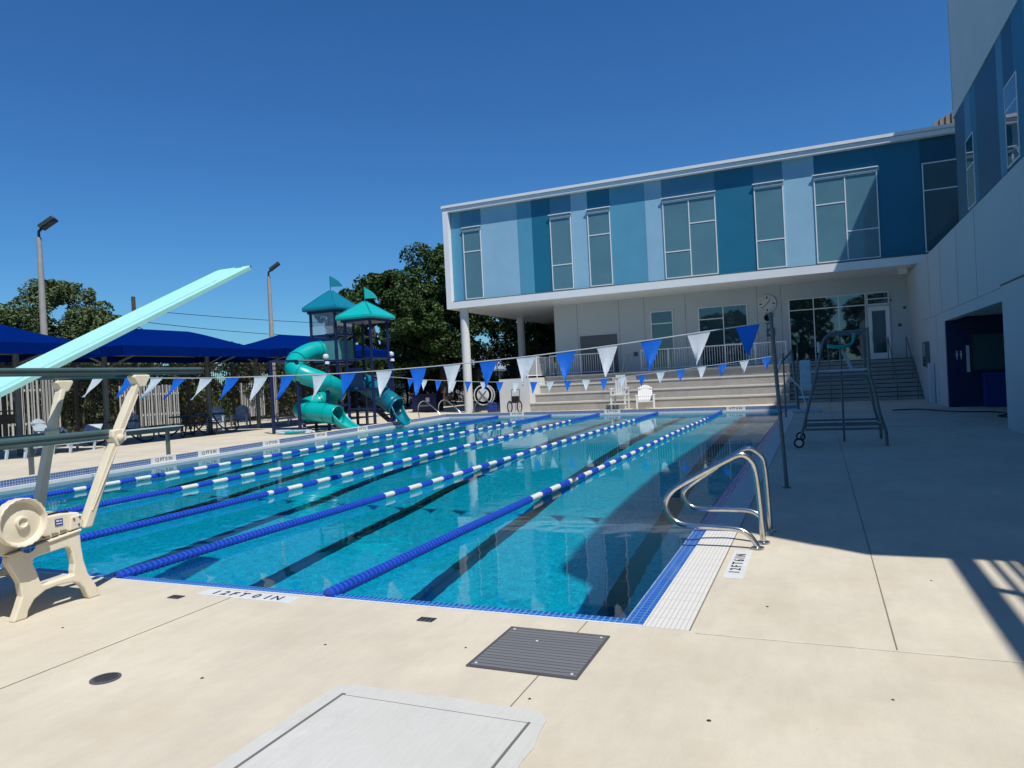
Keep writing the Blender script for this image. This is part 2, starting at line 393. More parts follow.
d.quad((X0, 4.6, 0), (LO[0][0], 4.6, 0), (LO[1][0], LO[1][1], 0), (X0, 31.3, 0))
d.quad((X0, 31.3, 0), (LO[1][0], 31.3, 0), (RO[0], RO[1], 0), (RO[0], Y1, 0), (X0, Y1, 0))
deck = struct('pool_deck', d, M['deck'])
j = MB()
for x in (-12.2, -4.48, -1.51): j.box(x - .003, -8, .0005, x + .003, 4.595, .003)
j.box(.3365, 4.57, .0005, .3435, 34, .003)
for y in (20.3, 27.2): j.box(-.83, y, .0005, 3.95, y + .006, .003)
for y in (10, 16, 22, 28): j.box(-27, y, .0005, -17.3, y + .015, .003)
j.box(-30, -.9, .0005, 12, -.888, .003)
for x in (-13, -8, -3): j.box(x, 31.6, .0005, x + .012, 34.2, .003)
struct('joint_line', j, M['joint'], deck)
j = MB(); j.box(-.79, 4.556, .0005, 8, 4.574, .004); struct('expansion_strip', j, M['joint_light'], deck)
# small dark stains / holes on the deck
j = MB()
for x, y in ((-3.02, 3.75), (-1.45, 3.4), (-.55, 3.43), (.26, 3.9), (-3.4, 3.1), (-5.2, 3.5), (.7, 6.1), (-.4, 5.2), (-2.1, 3.95)):
    rr_ = random.uniform(.008, .014)
    j.lathe([(rr_, .0005), (rr_ * .6, .004)], (x, y, 0), n=7)
struct('anchor_hole', j, M['black'], deck)

WAVE = .0007; WL = -.045
# pool shell: floor follows the depth profile
prof = [(4.76, -3.66), (12.0, -3.62), (20.0, -1.75), (24, -1.35), (31.2, -1.22)]
def xl(y): return -14.75 + (y - 4.7) / 26.3 * -2.05
def zf(y):
    for (a, za), (b_, zb) in zip(prof, prof[1:]):
        if y <= b_: return za + (zb - za) * (y - a) / (b_ - a)
    return prof[-1][1]
pool = thing('swimming_pool', 'large rectangular lap pool of clear teal water with blue tiled edges', 'pool', (-8, 17, 0)); 
f = MB()
ys = [4.76 + i * .4 for i in range(62)] + [29.4, 31.2]
for a, b_ in zip(ys, ys[1:]): f.quad((xl(a) - .1, a, zf(a)), (-1.20, a, zf(a)), (-1.20, b_, zf(b_)), (xl(b_) - .1, b_, zf(b_)))
# walls
f.quad((-1.27, 4.70, 0), (-1.27, 31, 0), (-1.27, 31, -4), (-1.27, 4.70, -4))
f.quad((xl(4.7), 4.7, -.0), (xl(31), 31, -.0), (xl(31), 31, -4), (xl(4.7), 4.7, -4))
f.quad((-15.2, 4.76, -.03), (-1.2, 4.76, -.03), (-1.2, 4.76, -4), (-15.2, 4.76, -4))
f.quad((-17.2, 31.05, 0), (-1.1, 29.32, 0), (-1.1, 29.32, -4), (-17.2, 31.05, -4))
shell_ = build('plaster_shell', f, M['plaster'], pool)
shell_.cycles.is_caustics_receiver = True
# lane lines on the floor, 4 mm proud, with a cross bar at each end
ropes = [(-3.72, -3.60), (-6.10, -6.20), (-8.28, -8.85), (-10.55, -11.15), (-12.85, -13.85)]
def rope_x(i, y): a, b_ = ropes[i]; return a + (b_ - a) * (y - 4.62) / 25.5
def edge(i, y):
    if i < 0: return -1.25
    if i >= 5: return xl(y)
    return rope_x(i, y)
for i in range(6):
    f = MB()
    yy = [y for y in ys if 5.0 <= y <= 28.6]
    if i == 0: yy = [y for y in ys if 4.8 <= y <= 28.6]
    for a, b_ in zip(yy, yy[1:]):
        ca = (edge(i - 1, a) + edge(i, a)) / 2; cb = (edge(i - 1, b_) + edge(i, b_)) / 2
        f.quad((ca - .15, a, zf(a) + .006), (ca + .15, a, zf(a) + .006), (cb + .15, b_, zf(b_) + .006), (cb - .15, b_, zf(b_) + .006))
    for a in (6.2, 28.2):
        ca = (edge(i - 1, a) + edge(i, a)) / 2
        f.quad((ca - .5, a, zf(a) + .010), (ca + .5, a, zf(a) + .010), (ca + .5, a + .3, zf(a + .3) + .010), (ca - .5, a + .3, zf(a + .3) + .010))
    ll_ = build('lane_line', f, M['laneline'], pool); ll_.cycles.is_caustics_receiver = True
# edges
f = MB(); f.box(-1.27, 4.62, -.12, -1.14, 29.5, -.010); build('blue_tile_edge', f, M['bluetile'], pool)
f = MB(); f.box(xl(4.7) - .2, 4.625, -.14, -1.27, 4.765, -.012); build('blue_tile_edge', f, M['edgetile'], pool)
f = MB(); f.box(-15, 4.597, -.1, -1.14, 4.622, .004)
for k in range(280): f.box(-14.9 + k * .049, 4.622, -.1, -14.9 + k * .049 + .024, 4.636, -.002)
build('white_edge_strip', f, M['signtile'], pool)
f = MB(); f.box(-1.138, 4.6, -.1, -.835, 29.5, .001); build('gutter_grating', f, M['grating'], pool)
f = MB(); f.box(-.835, 4.6, -.1, -.825, 29.5, .002); build('gutter_gap', f, M['joint'], pool)
# raised kerb on the left and far sides: white lip, blue tiled face, concrete top
def kerb(p, q, nrm, name, zs, t0, t1, m_):
    a = Vector((*p, 0)); b_ = Vector((*q, 0)); n_ = Vector((*nrm, 0))
    f = MB(); pts = [a - n_ * t0, b_ - n_ * t0, b_ - n_ * t1, a - n_ * t1]
    f.add([(v.x, v.y, zs[0]) for v in pts] + [(v.x, v.y, zs[1]) for v in pts], [(0, 3, 2, 1), (4, 5, 6, 7), (0, 1, 5, 4), (1, 2, 6, 5), (2, 3, 7, 6), (3, 0, 4, 7)])
    return build(name, f, m_, pool)
for p, q, nn in (((xl(4.6), 4.6), (xl(31.05), 31.05), (1, 0)), ((-17.3, 31.07), (-.84, 29.30), (0, -1))):
    kerb(p, q, nn, 'white_gutter_lip', (-.3, .022), -.03, .10, M['signtile'])
    kerb(p, q, nn, 'kerb_tile_face', (-.3, .155), .101, .16, M['walltile'])
    kerb(p, q, nn, 'kerb_top', (-.3, .160), .161, .42, M['deck'])
wv = MB(); GX, GY = 250, 420
for b_ in range(GY + 1):
    y = 4.70 + (31.06 - 4.70) * b_ / GY
    xa, xb_ = xl(y) - .02, -1.20
    for a in range(GX + 1):
        x = xa + (xb_ - xa) * a / GX
        z = WL + WAVE * (noise.noise(Vector((x * 6.0, y * 6.0, 0))) + .9 * noise.noise(Vector((x * 2.4, y * 2.4, 5))))
        wv.v.append((x, y, z))
for b_ in range(GY):
    for a in range(GX):
        o = b_ * (GX + 1) + a; wv.f.append((o, o + 1, o + GX + 2, o + GX + 1))
wv.sm = True
wo = struct('pool_water', wv, M['water'])
if wo.data.polygons[0].normal.z < 0: wo.data.flip_normals()
wo.cycles.is_caustics_caster = True

# depth markers
def marker(body, c, size, ang, parent=pool, vertical=False, wide=None):
    wd = wide or len(body) * size * .58 + size * .5; hh = size * 1.25
    f = MB(); f.box(-wd / 2, -hh / 2, 0, wd / 2, hh / 2, .004)
    o = build('depth_marker', f, M['signtile'], parent, local=True); o.location = Vector(c) - wloc(parent)
    o.rotation_euler = (R(90) if vertical else 0, 0, ang)
    t = text('lettering', body, size, (0, 0, 0), (0, 0, 0), M['black'], None, .001)
    t.parent = o; t.location = (0, 0, .006); t.scale = (1, 1.0, 1)
    return o
marker('1 2 F T  0  I N', (-4.38, 4.49, .0), .125, R(-.5), wide=.98)
marker('1 2 F T 6 I N', (-.70, 6.30, .0), .12, R(90), wide=.92)
marker('1 2 F T  6  I N', (-9.6, 4.47, .0), .12, 0, wide=.9)
for y, s in ((13.3, '12 FT 0 IN'), (14.9, '12 FT 0 IN'), (17.6, '11 FT 0 IN'), (20.3, '9 FT 0 IN'), (23.1, '8 FT 0 IN')):
    marker(s, (xl(y) - .097, y, .09), .13, R(90) - math.atan(2.05 / 26.3) * -1, vertical=True)
for x, s in ((-13.0, '4 FT 0 IN'), (-8.3, '4 FT 0 IN'), (-3.1, '4 FT 0 IN')):
    y = 29.30 + (-.84 - x) / 16.46 * 1.77 + .095
    marker(s, (x, y, .09), .13, R(-6), vertical=True)

# ------------------------------------------------------------------ lane ropes
names = ['nearest', 'second', 'third', 'fourth', 'farthest']
lab = ['blue and white lane rope nearest the steel grab rails and floor grate',
       'second lane rope from the grab rails, blue floats then alternating blue and white',
       'middle lane rope of the five, blue floats turning to blue and white',
       'fourth lane rope from the grab rails, passing just behind the diving stand wheel',
       'lane rope closest to the raised left kerb and the water slides']
for i in range(5):
    y0, y1 = 4.63, 30.9 - (16.8 + ropes[i][1]) / 15.7 * 1.75
    root = thing('lane_rope', lab[i], 'lane rope', (ropes[i][0], y0, 0), 'lane ropes')
    blue, white = MB(), MB()
    ph = (0.0, .1, .25, .4, .15)[i]
    def P(y): 
        return Vector((rope_x(i, y) + .025 * math.sin(y * .55 + i * 1.7), y, WL + .052 + .002 * math.sin(y * 2.1 + i)))
    y = y0 + .03
    pitch_ = .062
    mb = MB(); pp, rs, cs = [], [], []
    while y < y1 - .1:
        if y < 9.1 or y > y1 - 4.2: c = 0
        else: c = 1 if ((y - 9.1 + ph) % .76) < .37 else 0
        if c: add = [(.001, .040), (.014, .043), (.044, .043), (.060, .040)]
        else: add = [(.002, .022), (.008, .050), (.032, .050), (.038, .022)]
        for dy, r_ in add: pp.append(P(y + dy)); rs.append(r_); cs.append(c)
        y += pitch_
    nn = 10; mb.tube(pp, rs, nn)
    fo = build('floats', mb, M['ropeblue'], root); fo.data.materials.append(M['ropewhite'])
    k_ = len(pp) - 1
    for p_ in fo.data.polygons:
        q_ = p_.index // nn
        if q_ < k_ and cs[q_] and cs[q_ + 1]: p_.material_index = 1
    cb = MB(); cb.tube([P(y0 - .01) + Vector((0, 0, .0)), P(y0 + .15)], .008, 6); cb.tube([P(y1 - .12), P(y1) + Vector((0, 0, .03))], .008, 6)
    build('cable', cb, M['steel'], root)

# ------------------------------------------------------------------ backstroke pennants
def catenary(x0, z0, x1, z1, sag):
    return lambda x: z0 + (z1 - z0) * (x - x0) / (x1 - x0) - sag * 4 * ((x - x0) / (x1 - x0)) * (1 - (x - x0) / (x1 - x0))
def pennants(Y, xs, zf_, x0, x1, wdt, hgt, label, first_blue, blow):
    root = thing('pennant_string', label, 'pennant string', ((x0 + x1) / 2, Y, 2), 'backstroke flag lines')
    c = MB(); c.tube([(x0 + (x1 - x0) * k / 40, Y, zf_(x0 + (x1 - x0) * k / 40)) for k in range(41)], .009, 5)
    build('cord', c, M['cord'], root)
    for k, x in enumerate(xs):
        mb = MB(); n = 7; sk = blow(x); side = random.uniform(-.03, .03)
        vs = []
        for r_ in range(n + 1):
            t = r_ / n
            half = wdt / 2 * (1 - t)
            cols = 4
            for q in range(cols + 1):
                u = -1 + 2 * q / cols
                xx = x + u * half + side * t + sk[0] * t ** 1.15
                yy = Y + .035 * math.sin(3.2 * t + u * 2 + k * 1.3) * t + sk[1] * t ** 1.4
                zz = zf_(x + u * half) * (1 - t) + (zf_(x) - hgt * sk[2]) * t
                vs.append((xx, yy, zz))
        fs = [(r_ * 5 + q, r_ * 5 + q + 1, (r_ + 1) * 5 + q + 1, (r_ + 1) * 5 + q) for r_ in range(n) for q in range(4)]
        mb.add(vs, fs); mb.sm = True
        isb = (k % 2 == 0) == first_blue
        o = build('pennant', mb, M['flagblue' if isb else 'flagwhite'], root)
xs1 = [-.875, -1.54, -2.215, -2.885, -3.545, -4.2, -4.85, -5.515, -6.155, -6.83, -7.57, -8.19, -8.9, -9.53, -10.21, -10.88, -11.58, -12.21, -12.95, -13.9]
zc1 = [(-.5, 2.28), (-.87, 2.25), (-1.54, 2.195), (-2.22, 2.14), (-2.89, 2.09), (-3.55, 2.05), (-4.22, 2.01), (-4.88, 1.985), (-5.55, 1.96), (-6.18, 1.945), (-6.87, 1.935), (-7.62, 1.93), (-8.22, 1.935), (-8.94, 1.95), (-9.6, 1.965), (-10.92, 2.0), (-12.12, 2.06), (-14.5, 2.2), (-17.6, 2.4)]
def lut(tab):
    def f_(x):
        for (a, za), (b_, zb) in zip(tab, tab[1:]):
            if b_ <= x <= a: return za + (zb - za) * (x - a) / (b_ - a)
        return tab[0][1] if x > tab[0][0] else tab[-1][1]
    return f_
def blow1(x):
    t = min(max((-x - 6.5) / 5, 0), 1)
    return (-.27 * t, -.15, .97 - .12 * t)
pennants(10.4, xs1, lut(zc1), -.5, -17.6, .33, .47, 'larger string of blue and white pennants tied to the pole beside the grab rails', True, blow1)
xs2 = [-1.57, -2.27, -2.965, -3.66, -4.365, -5.07, -5.735, -6.455, -7.115, -7.79, -8.5, -9.18, -9.84, -10.555, -11.235, -11.91, -12.585, -13.25, -13.91, -14.55, -15.17]
zc2 = [(-1.2, 2.03), (-1.58, 1.99), (-2.99, 1.85), (-5.8, 1.62), (-7.26, 1.55), (-9.58, 1.55), (-12.07, 1.66), (-14.73, 1.88), (-15.6, 2.0), (-17.2, 2.16)]
pennants(25.0, xs2, lut(zc2), -1.15, -17.2, .31, .44, 'smaller looking far string of pennants hanging in front of the bleachers', True, lambda x: (random.uniform(-.04, .02), -.13, .97))

def stanchion(x, y, h, label, lean=0, m_='greysteel', r=.026):
    root = thing('flag_pole', label, 'pole', (x, y, 0), 'flag line poles')
    p = MB(); p.tube([(x, y, .0), (x + lean, y, h)], r, 12); build('pole', p, M[m_], root)
    b_ = MB(); b_.lathe([(.055, .0), (.055, .012), (.03, .02)], (x, y, 0), n=14); build('base_collar', b_, M[m_], root)
    k = MB(); k.lathe([(.035, 0), (.035, .05), (.01, .06)], (x + lean, y, h - .02), n=12); k.tube([(x + lean, y, h - .12), (x + lean - .07, y, h - .10)], .01, 6); build('cap', k, M[m_], root)
    return root
stanchion(-.47, 10.4, 2.36, 'slim leaning grey pole in the right deck holding the larger pennant line', -.10)
st = stanchion(-1.05, 25.0, 2.06, 'short far pole with pale strut at the shaded right edge of the pool')
q = MB(); q.tube([(-1.09, 25, 1.95), (-1.32, 25, 1.25)], .035, 8); q.tube([(-1.02, 25, 1.5), (-.55, 25, .9), (-.35, 25, .02)], .02, 8); build('strut', q, M['plasticwhite'], st)
stanchion(-17.75, 10.4, 2.45, 'flag pole on the left deck beyond the diving stand')
stanchion(-17.35, 25.0, 2.2, 'far left flag pole beside the slide structure', r=.022)

# ------------------------------------------------------------------ main building (cantilever)
A = thing('pool_house', 'two storey white building with blue striped panels over open bleachers and columns', 'building', (-7, 45, 0))
YF, YR = 35.5, 38.5
def abox(name, m_, *b_, bevel=0): 
    f = MB(); f.box(*b_); return build(name, f, M[m_], A, bevel=bevel)
# upper volume
abox('upper_volume', 'white', -18.55, YF + .06, 6.12, 5.9, 60, 11.12)
abox('floor_slab', 'whitetrim', -18.78, YF - .32, 5.78, 5.85, 60.2, 6.14)
abox('left_fin', 'whitetrim', -18.78, YF - .32, 6.14, -18.47, 60.2, 11.14)
abox('roof_slab', 'whitetrim', -18.78, YF - .30, 11.14, 5.9, 60.2, 11.34)
f = MB(); f.box(-18.83, YF - .36, 11.36, 5.9, 60.25, 11.50); build('roof_fascia', f, M['whitetrim'], A)
f = MB(); f.box(-18.70, YF - .24, 11.34, 5.9, 60.1, 11.36); build('fascia_reveal', f, M['groove'], A)
f = MB(); f.box(-18.46, YF - .22, 6.14, 5.8, YF, 6.2); build('base_flashing', f, M['greysteel'], A)
bounds = [(-18.46, -17.86, 'M', 'M'), (-17.86, -16.6, 'N', 'N'), (-16.6, -14.45, 'L', 'L'), (-14.45, -13.62, 'M', 'M'), (-13.62, -12.58, 'D', 'D'), (-12.58, -11.42, 'N', 'N'),
          (-11.42, -10.53, 'L', 'L'), (-10.53, -9.35, 'D', 'D'), (-9.35, -7.57, 'M', 'M'), (-7.57, -6.72, 'L', 'L'), (-6.72, -4.17, 'N', 'N'), (-4.17, -2.42, 'D', 'D'),
          (-2.42, -1.14, 'N', 'N'), (-1.14, .2, 'L', 'L'), (.2, 2.72, 'D', 'D'), (2.72, 4.42, 'D', 'D'), (4.42, 5.88, 'E', 'E')]
for a, b_, k, _ in bounds:
    f = MB(); f.box(a + .004, YF, 6.2, b_ - .004, YF + .055, 11.14); build('blue_panel', f, M['panel' + k], A)
f = MB(); f.box(-18.4, YF + .03, 6.2, 5.87, YF + .058, 11.13); build('panel_backing', f, M['groove'], A)
def window(x0, x1, z0, z1, vert=(), left=(), right=(), y=YF, gm='glassblind', hood=True, fr=.045, par=None, ftag='window'):
    par = par or A
    f = MB(); t = fr; ya, yb = y - .05, y - .002
    f.box(x0, ya, z0, x0 + t, yb, z1); f.box(x1 - t, ya, z0, x1, yb, z1); f.box(x0 + t, ya, z1 - t, x1 - t, yb, z1); f.box(x0 + t, ya, z0, x1 - t, yb, z0 + t)
    for v in vert: f.box(v - t / 2, ya, z0 + t, v + t / 2, yb, z1 - t)
    xs_ = [x0 + t] + [v for v in vert] + [x1 - t]
    for z in left: f.box(x0 + t, ya + .003, z - t / 2, (vert[0] - t / 2 if vert else x1 - t), yb, z + t / 2)
    for z in right: f.box(vert[0] + t / 2, ya + .003, z - t / 2, x1 - t, yb, z + t / 2)
    o = build(ftag, f, M['whitetrim'], par)
    g_ = MB(); g_.box(x0 + t * .5, y - .030, z0 + t * .5, x1 - t * .5, y - .022, z1 - t * .5)
    p_ = build('pane', g_, M[gm], o); p_.location = (0, 0, 0)
    me = p_.data; 
    if hood:
        h_ = MB(); h_.box(x0 - .01, y - .09, z1 + .004, x1 + .01, y - .001, z1 + .20); build('sunshade', h_, M['hood'], o)
        h_ = MB(); h_.box(x0 - .05, y - .13, z1 + .17, x1 + .05, y - .092, z1 + .21); build('sunshade_lip', h_, M['whitetrim'], o)
    return o
W0, W1 = 6.25, 10.0
window(-17.72, -16.62, W0, W1, left=(8.86,)); window(-12.6, -11.44, W0, W1, left=(7.55,)); window(-10.55, -9.36, W0, W1, left=(8.86,))
window(-6.70, -4.18, W0, W1, vert=(-5.44,), left=(7.55,), right=(8.82,)); window(-2.42, -1.13, W0, W1 + .04, left=(7.58,))
window(.17, 2.74, W0, W1 + .04, vert=(1.44,), left=(8.88,), right=(7.55,)); window(4.46, 5.80, W0, W1 + .08, left=(8.90,), gm='glassblind2', hood=False)
# ground storey
abox('lower_wall', 'wallshade', -13.7, YR, 1.78, 12, 59, 5.78)
abox('stem_wall', 'wallshade', -13.7, YR + .01, 0, 12, 59, 1.78)
for x in (-12.35, -9.95, -8.55, -6.35, -2.75, -1.6):
    f = MB(); f.box(x, YR - .004, 1.8, x + .03, YR + .02, 5.77); build('wall_groove', f, M['groove'], A)
f = MB(); f.box(-12.22, YR - .03, 1.80, -10.09, YR + .02, 3.93)
for k in range(16): f.box(-12.20, YR - .045, 1.82 + k * .131, -10.11, YR - .03, 1.82 + k * .131 + .09)
build('roll_door', f, M['rolldoor'], A)
window(-8.20, -7.0, 1.80, 4.97, left=(4.30,), y=YR, gm='glassblue', hood=False, fr=.05)
window(-5.68, -3.22, 1.80, 4.97, vert=(-4.42,), left=(4.33, ), right=(2.96,), y=YR, gm='glassblue', hood=False, fr=.05)
window(-1.25, 2.22, 1.80, 4.99, vert=(-.10, 1.03), left=(4.42,), y=YR, gm='glassdark', hood=False)
f = MB(); f.box(-.1, YR - .048, 4.395, 2.17, YR - .004, 4.45); build('transom_bar', f, M['whitetrim'], A)
window(2.26, 3.22, 4.40, 4.99, left=(4.68,), y=YR, gm='glassdark', hood=False)
dr = MB(); dr.box(2.28, YR - .06, 1.79, 2.46, YR - .003, 4.30); dr.box(3.04, YR - .06, 1.79, 3.22, YR - .003, 4.30); dr.box(2.46, YR - .06, 4.10, 3.04, YR - .003, 4.30); dr.box(2.46, YR - .06, 1.79, 3.04, YR - .003, 2.08)
do = build('entrance_door', dr, M['whitetrim'], A)
g_ = MB(); g_.box(2.44, YR - .035, 2.06, 3.06, YR - .025, 4.12); build('pane', g_, M['glassblue'], do)
g_ = MB(); g_.tube([(2.40, YR - .12, 2.6), (2.40, YR - .12, 3.1)], .015, 8); g_.tube([(2.40, YR - .12, 2.65), (2.40, YR - .05, 2.65)], .012, 6); g_.tube([(2.40, YR - .12, 3.05), (2.40, YR - .05, 3.05)], .012, 6)
build('handle', g_, M['steel'], do)
# wall fittings
for x, z, s in ((3.62, 3.35, .07), (4.35 - .5, 4.15, .06), (-9.1, 2.75, .11), (3.3, 4.55, .04)):
    f = MB(); f.box(x - s, YR - .05, z - s, x + s, YR - .003, z + s); build('wall_box', f, M['signgreen'], A, bevel=.01)
f = MB(); f.lathe([(.11, 0), (.11, .05), (.06, .09)], (-13.2, YR - .8, 5.69), n=14); build('dome_camera', f, M['whitetrim'], A)
f = MB(); f.box(3.5, YR - 1.9, 5.55, 3.85, YR - 1.7, 5.78); build('soffit_speaker', f, M['whitetrim'], A)
f = MB(); f.lathe([(.24, 0), (.24, 1.2), (.24, 5.785)], (-17.95, 35.62, 0), n=32); build('column', f, M['white'], A)
f = MB(); f.lathe([(.24, 0), (.24, 1.2), (.24, 5.785)], (-17.95, 43.8, 0), n=32); build('column', f, M['white'], A)
f = MB(); f.lathe([(.24, 0), (.24, 1.2), (.24, 5.785)], (-17.95, 52.5, 0), n=32); build('column', f, M['white'], A)
# rooftop plant screen
f = MB()
for k in range(12): f.box(5.35 + k * .24, 38.0, 11.5, 5.35 + k * .24 + .15, 38.1, 12.5 + k * .12)
f.prism([(5.35, 11.5), (8.4, 11.5), (8.4, 13.9), (5.35, 12.45)], 'y', 38.1, 42)
build('roof_screen', f, M['brown'], A)

# clock on the wall
ck = thing('wall_clock', 'round white pace clock with black numerals mounted high on the white wall', 'clock', (-2.25, YR, 4.87))
f = MB(); f.lathe([(.46, 0), (.46, -.08), (.43, -.10), (.42, -.085)], (-2.25, YR - .003, 4.87), 'y', 40); build('dial', f, M['plasticwhite'], ck)
f = MB()
for k in range(12):
    a = R(30 * k); r1, r2 = (.30, .37) if k % 3 else (.26, .37); wd = .014 if k % 3 else .032
    u = Vector((math.sin(a), 0, math.cos(a))); s_ = Vector((math.cos(a), 0, -math.sin(a))); c_ = Vector((-2.25, YR - .101, 4.87))
    pts = [c_ + u * r1 - s_ * wd, c_ + u * r2 - s_ * wd, c_ + u * r2 + s_ * wd, c_ + u * r1 + s_ * wd]
    f.add([tuple(p) for p in pts] + [tuple(p + Vector((0, -.006, 0))) for p in pts], [(0, 1, 2, 3), (7, 6, 5, 4), (0, 4, 5, 1), (1, 5, 6, 2), (2, 6, 7, 3), (3, 7, 4, 0)])
build('hour_marks', f, M['black'], ck)
f = MB(); f.tube([(-2.25, YR - .12, 4.87), (-2.10, YR - .12, 5.07)], .018, 6); f.tube([(-2.25, YR - .12, 4.87), (-2.5, YR - .12, 4.66)], .012, 6); build('hands', f, M['black'], ck)
sp = thing('wall_speaker', 'small black horn speaker on the white wall below the clock', 'speaker', (-2.22, YR, 4.15))
f = MB(); f.lathe([(.05, 0), (.09, -.15), (.16, -.30), (.15, -.31), (.03, -.2)], (-2.25, YR - .05, 4.15), 'y', 16); build('horn', f, M['black'], sp)
f = MB(); f.box(-2.29, YR - .08, 3.9, -2.1, YR - .003, 4.02); f.tube([(-2.3, YR - .03, 1.9), (-2.3, YR - .03, 4.6)], .015, 6); build('conduit_box', f, M['greysteel'], sp)
sg = MB(); sg.box(-2.34, YR - .05, 3.22, -1.94, YR - .003, 3.62)
sg = tag(build('wall_sign', sg, M['signgreen'], loc=(-2.1, YR, 3.2)), 'small square grey sign with pale emblem below the wall speaker', 'sign')
f = MB(); f.lathe([(.09, 0), (.09, -.006)], (-2.14, YR - .051, 3.42), 'y', 16); build('emblem', f, M['plasticwhite'], sg)

# ------------------------------------------------------------------ raised terrace, bleachers, stairs
T = thing('bleachers', 'pale concrete bleacher steps with aisle in front of the white building', 'bleachers', (-7, 36, 0))
for k in range(4):
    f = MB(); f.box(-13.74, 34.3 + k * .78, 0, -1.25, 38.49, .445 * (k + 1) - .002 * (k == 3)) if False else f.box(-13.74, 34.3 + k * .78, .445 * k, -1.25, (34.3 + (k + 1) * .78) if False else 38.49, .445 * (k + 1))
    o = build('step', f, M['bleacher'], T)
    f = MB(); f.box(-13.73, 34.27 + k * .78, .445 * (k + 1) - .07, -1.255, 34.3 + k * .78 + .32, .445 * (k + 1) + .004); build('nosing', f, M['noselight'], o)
for k in range(4):
    f = MB(); f.box(-9.9, 34.3 + k * .78 - .36, .445 * k + (.004 if k else 0), -8.7, 34.27 + k * .78, .445 * k + .225); build('aisle_step', f, M['bleacher'], T)
box = MB(); box.box(-15.45, 34.3, 0, -13.745, 38.49, 1.74)
pw = tag(build('planter_wall', box, M['white'], loc=(-14.6, 34.3, 0)), 'white box shaped wall at the left end of the bleachers', 'wall')
S = thing('entrance_stairs', 'shaded wide concrete stairs leading up to the glass door', 'stairs', (1.3, 36, 0))
for k in range(10):
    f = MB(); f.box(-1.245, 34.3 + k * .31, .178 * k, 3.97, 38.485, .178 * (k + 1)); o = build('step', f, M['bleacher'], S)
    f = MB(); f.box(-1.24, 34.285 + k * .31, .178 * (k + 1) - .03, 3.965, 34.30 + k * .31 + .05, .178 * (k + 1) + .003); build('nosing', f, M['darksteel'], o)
def railing(x0, x1, y, z, label, group='white patio railings', n=None, h=1.1, along='x', x=None):
    root = thing('patio_railing', label, 'railing', ((x0 + x1) / 2, y, z) if along == 'x' else (x, (x0 + x1) / 2, z), group)
    def P(u, zz): return (u, y, zz) if along == 'x' else (x, u, zz)
    f = MB(); f.tube([P(x0, z + h), P(x1, z + h)], .028, 8); f.tube([P(x0, z + .12), P(x1, z + .12)], .022, 8); build('rail', f, M['whitetrim'], root)
    k = max(2, round((x1 - x0) / 1.5) + 1)
    for i in range(k):
        u = x0 + (x1 - x0) * i / (k - 1); f = MB(); f.tube([P(u, z), P(u, z + h)], .028, 8); build('post', f, M['whitetrim'], root)
    f = MB(); u = x0 + .12
    while u < x1 - .05: f.tube([P(u, z + .12), P(u, z + h)], .011, 5); u += .125
    build('balusters', f, M['whitetrim'], root)
railing(-13.6, -10.0, 37.1, 1.78, 'white baluster railing on the terrace left of the bleacher aisle')
railing(-8.5, -1.4, 37.1, 1.78, 'long white baluster railing on the terrace between the aisle and the stairs')
railing(34.4, 38.4, 0, 1.74, 'white railing running back along the top of the box shaped wall', along='y', x=-13.85)
for x, lb in ((-9.3, 'short sloping metal handrail in the bleacher aisle'),):
    root = thing('handrail', lb, 'handrail', (x, 35.5, 0), 'sloping handrails')
    f = MB(); f.tube(smoothpath([(x, 36.0, 1.1), (x, 36.0, 1.75), (x, 36.15, 1.9), (x, 37.2, 2.65), (x, 37.3, 2.6), (x, 37.3, 1.8)], 4), .022, 8); build('rail', f, M['steel'], root)
for x, lb in ((-.9, 'handrail at the left end of the shaded stairs behind the lifeguard stand'), (.45, 'handrail in the shaded stairs seen through the lifeguard stand'), (3.0, 'handrail in the shaded stairs right of the glass door'), (3.75, 'handrail hugging the right hand wall of the shaded stairs')):
    root = thing('handrail', lb, 'handrail', (x, 34.6, 0), 'sloping handrails')
    f = MB(); f.tube([(x, 34.0, .0), (x, 34.0, .85), (x, 34.15, .98), (x, 37.3, 2.78), (x, 37.45, 2.7), (x, 37.45, 1.78)], .022, 8); build('rail', f, M['greysteel'], root)
    f = MB(); f.tube([(x, 35.6, .85), (x, 35.6, 1.8)], .02, 8); build('post', f, M['greysteel'], root)

# ------------------------------------------------------------------ right hand building
Bd = thing('tower_building', 'tall shaded building at the right with white top, blue striped band and white base', 'building', (9, 16, 0))
def bbox_(name, m_, *b_):
    f = MB(); f.box(*b_); return build(name, f, M[m_], Bd)
# base wall with portal opening (Y 19.85..28, z 0..2.92)
f = MB()
f.box(4.0, -6, 0, 4.25, 19.85, 2.92); f.box(4.0, 28.201, 0, 4.25, 38.49, 2.92); f.box(4.0, -6, 2.92, 4.25, 38.49, 5.65)
build('base_wall', f, M['wallshade'], Bd)
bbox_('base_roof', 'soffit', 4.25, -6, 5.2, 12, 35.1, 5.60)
bbox_('pier', 'wallshade', 3.87, 10, 0, 3.998, 19.25, 3.22)
bbox_('pier_cap', 'darksteel', 3.85, 10, 3.222, 3.998, 19.27, 3.25)
f = MB(); f.box(3.994, 19.3, 3.23, 4.0005, 34, 3.245)
for y in (22.6, 25.4, 28.6, 31.4): f.box(3.994, y, 3.25, 4.0005, y + .02, 5.6)
f.box(3.994, 30, .1, 4.0005, 30.02, 3.2); build('wall_groove', f, M['groove'], Bd)
bbox_('recess_wall', 'navywall', 4.004, 28.0, 0, 9, 28.2, 3.02)
bbox_('recess_back', 'navywall', 8.8, 14.0, 0, 9, 28.0, 3.02)
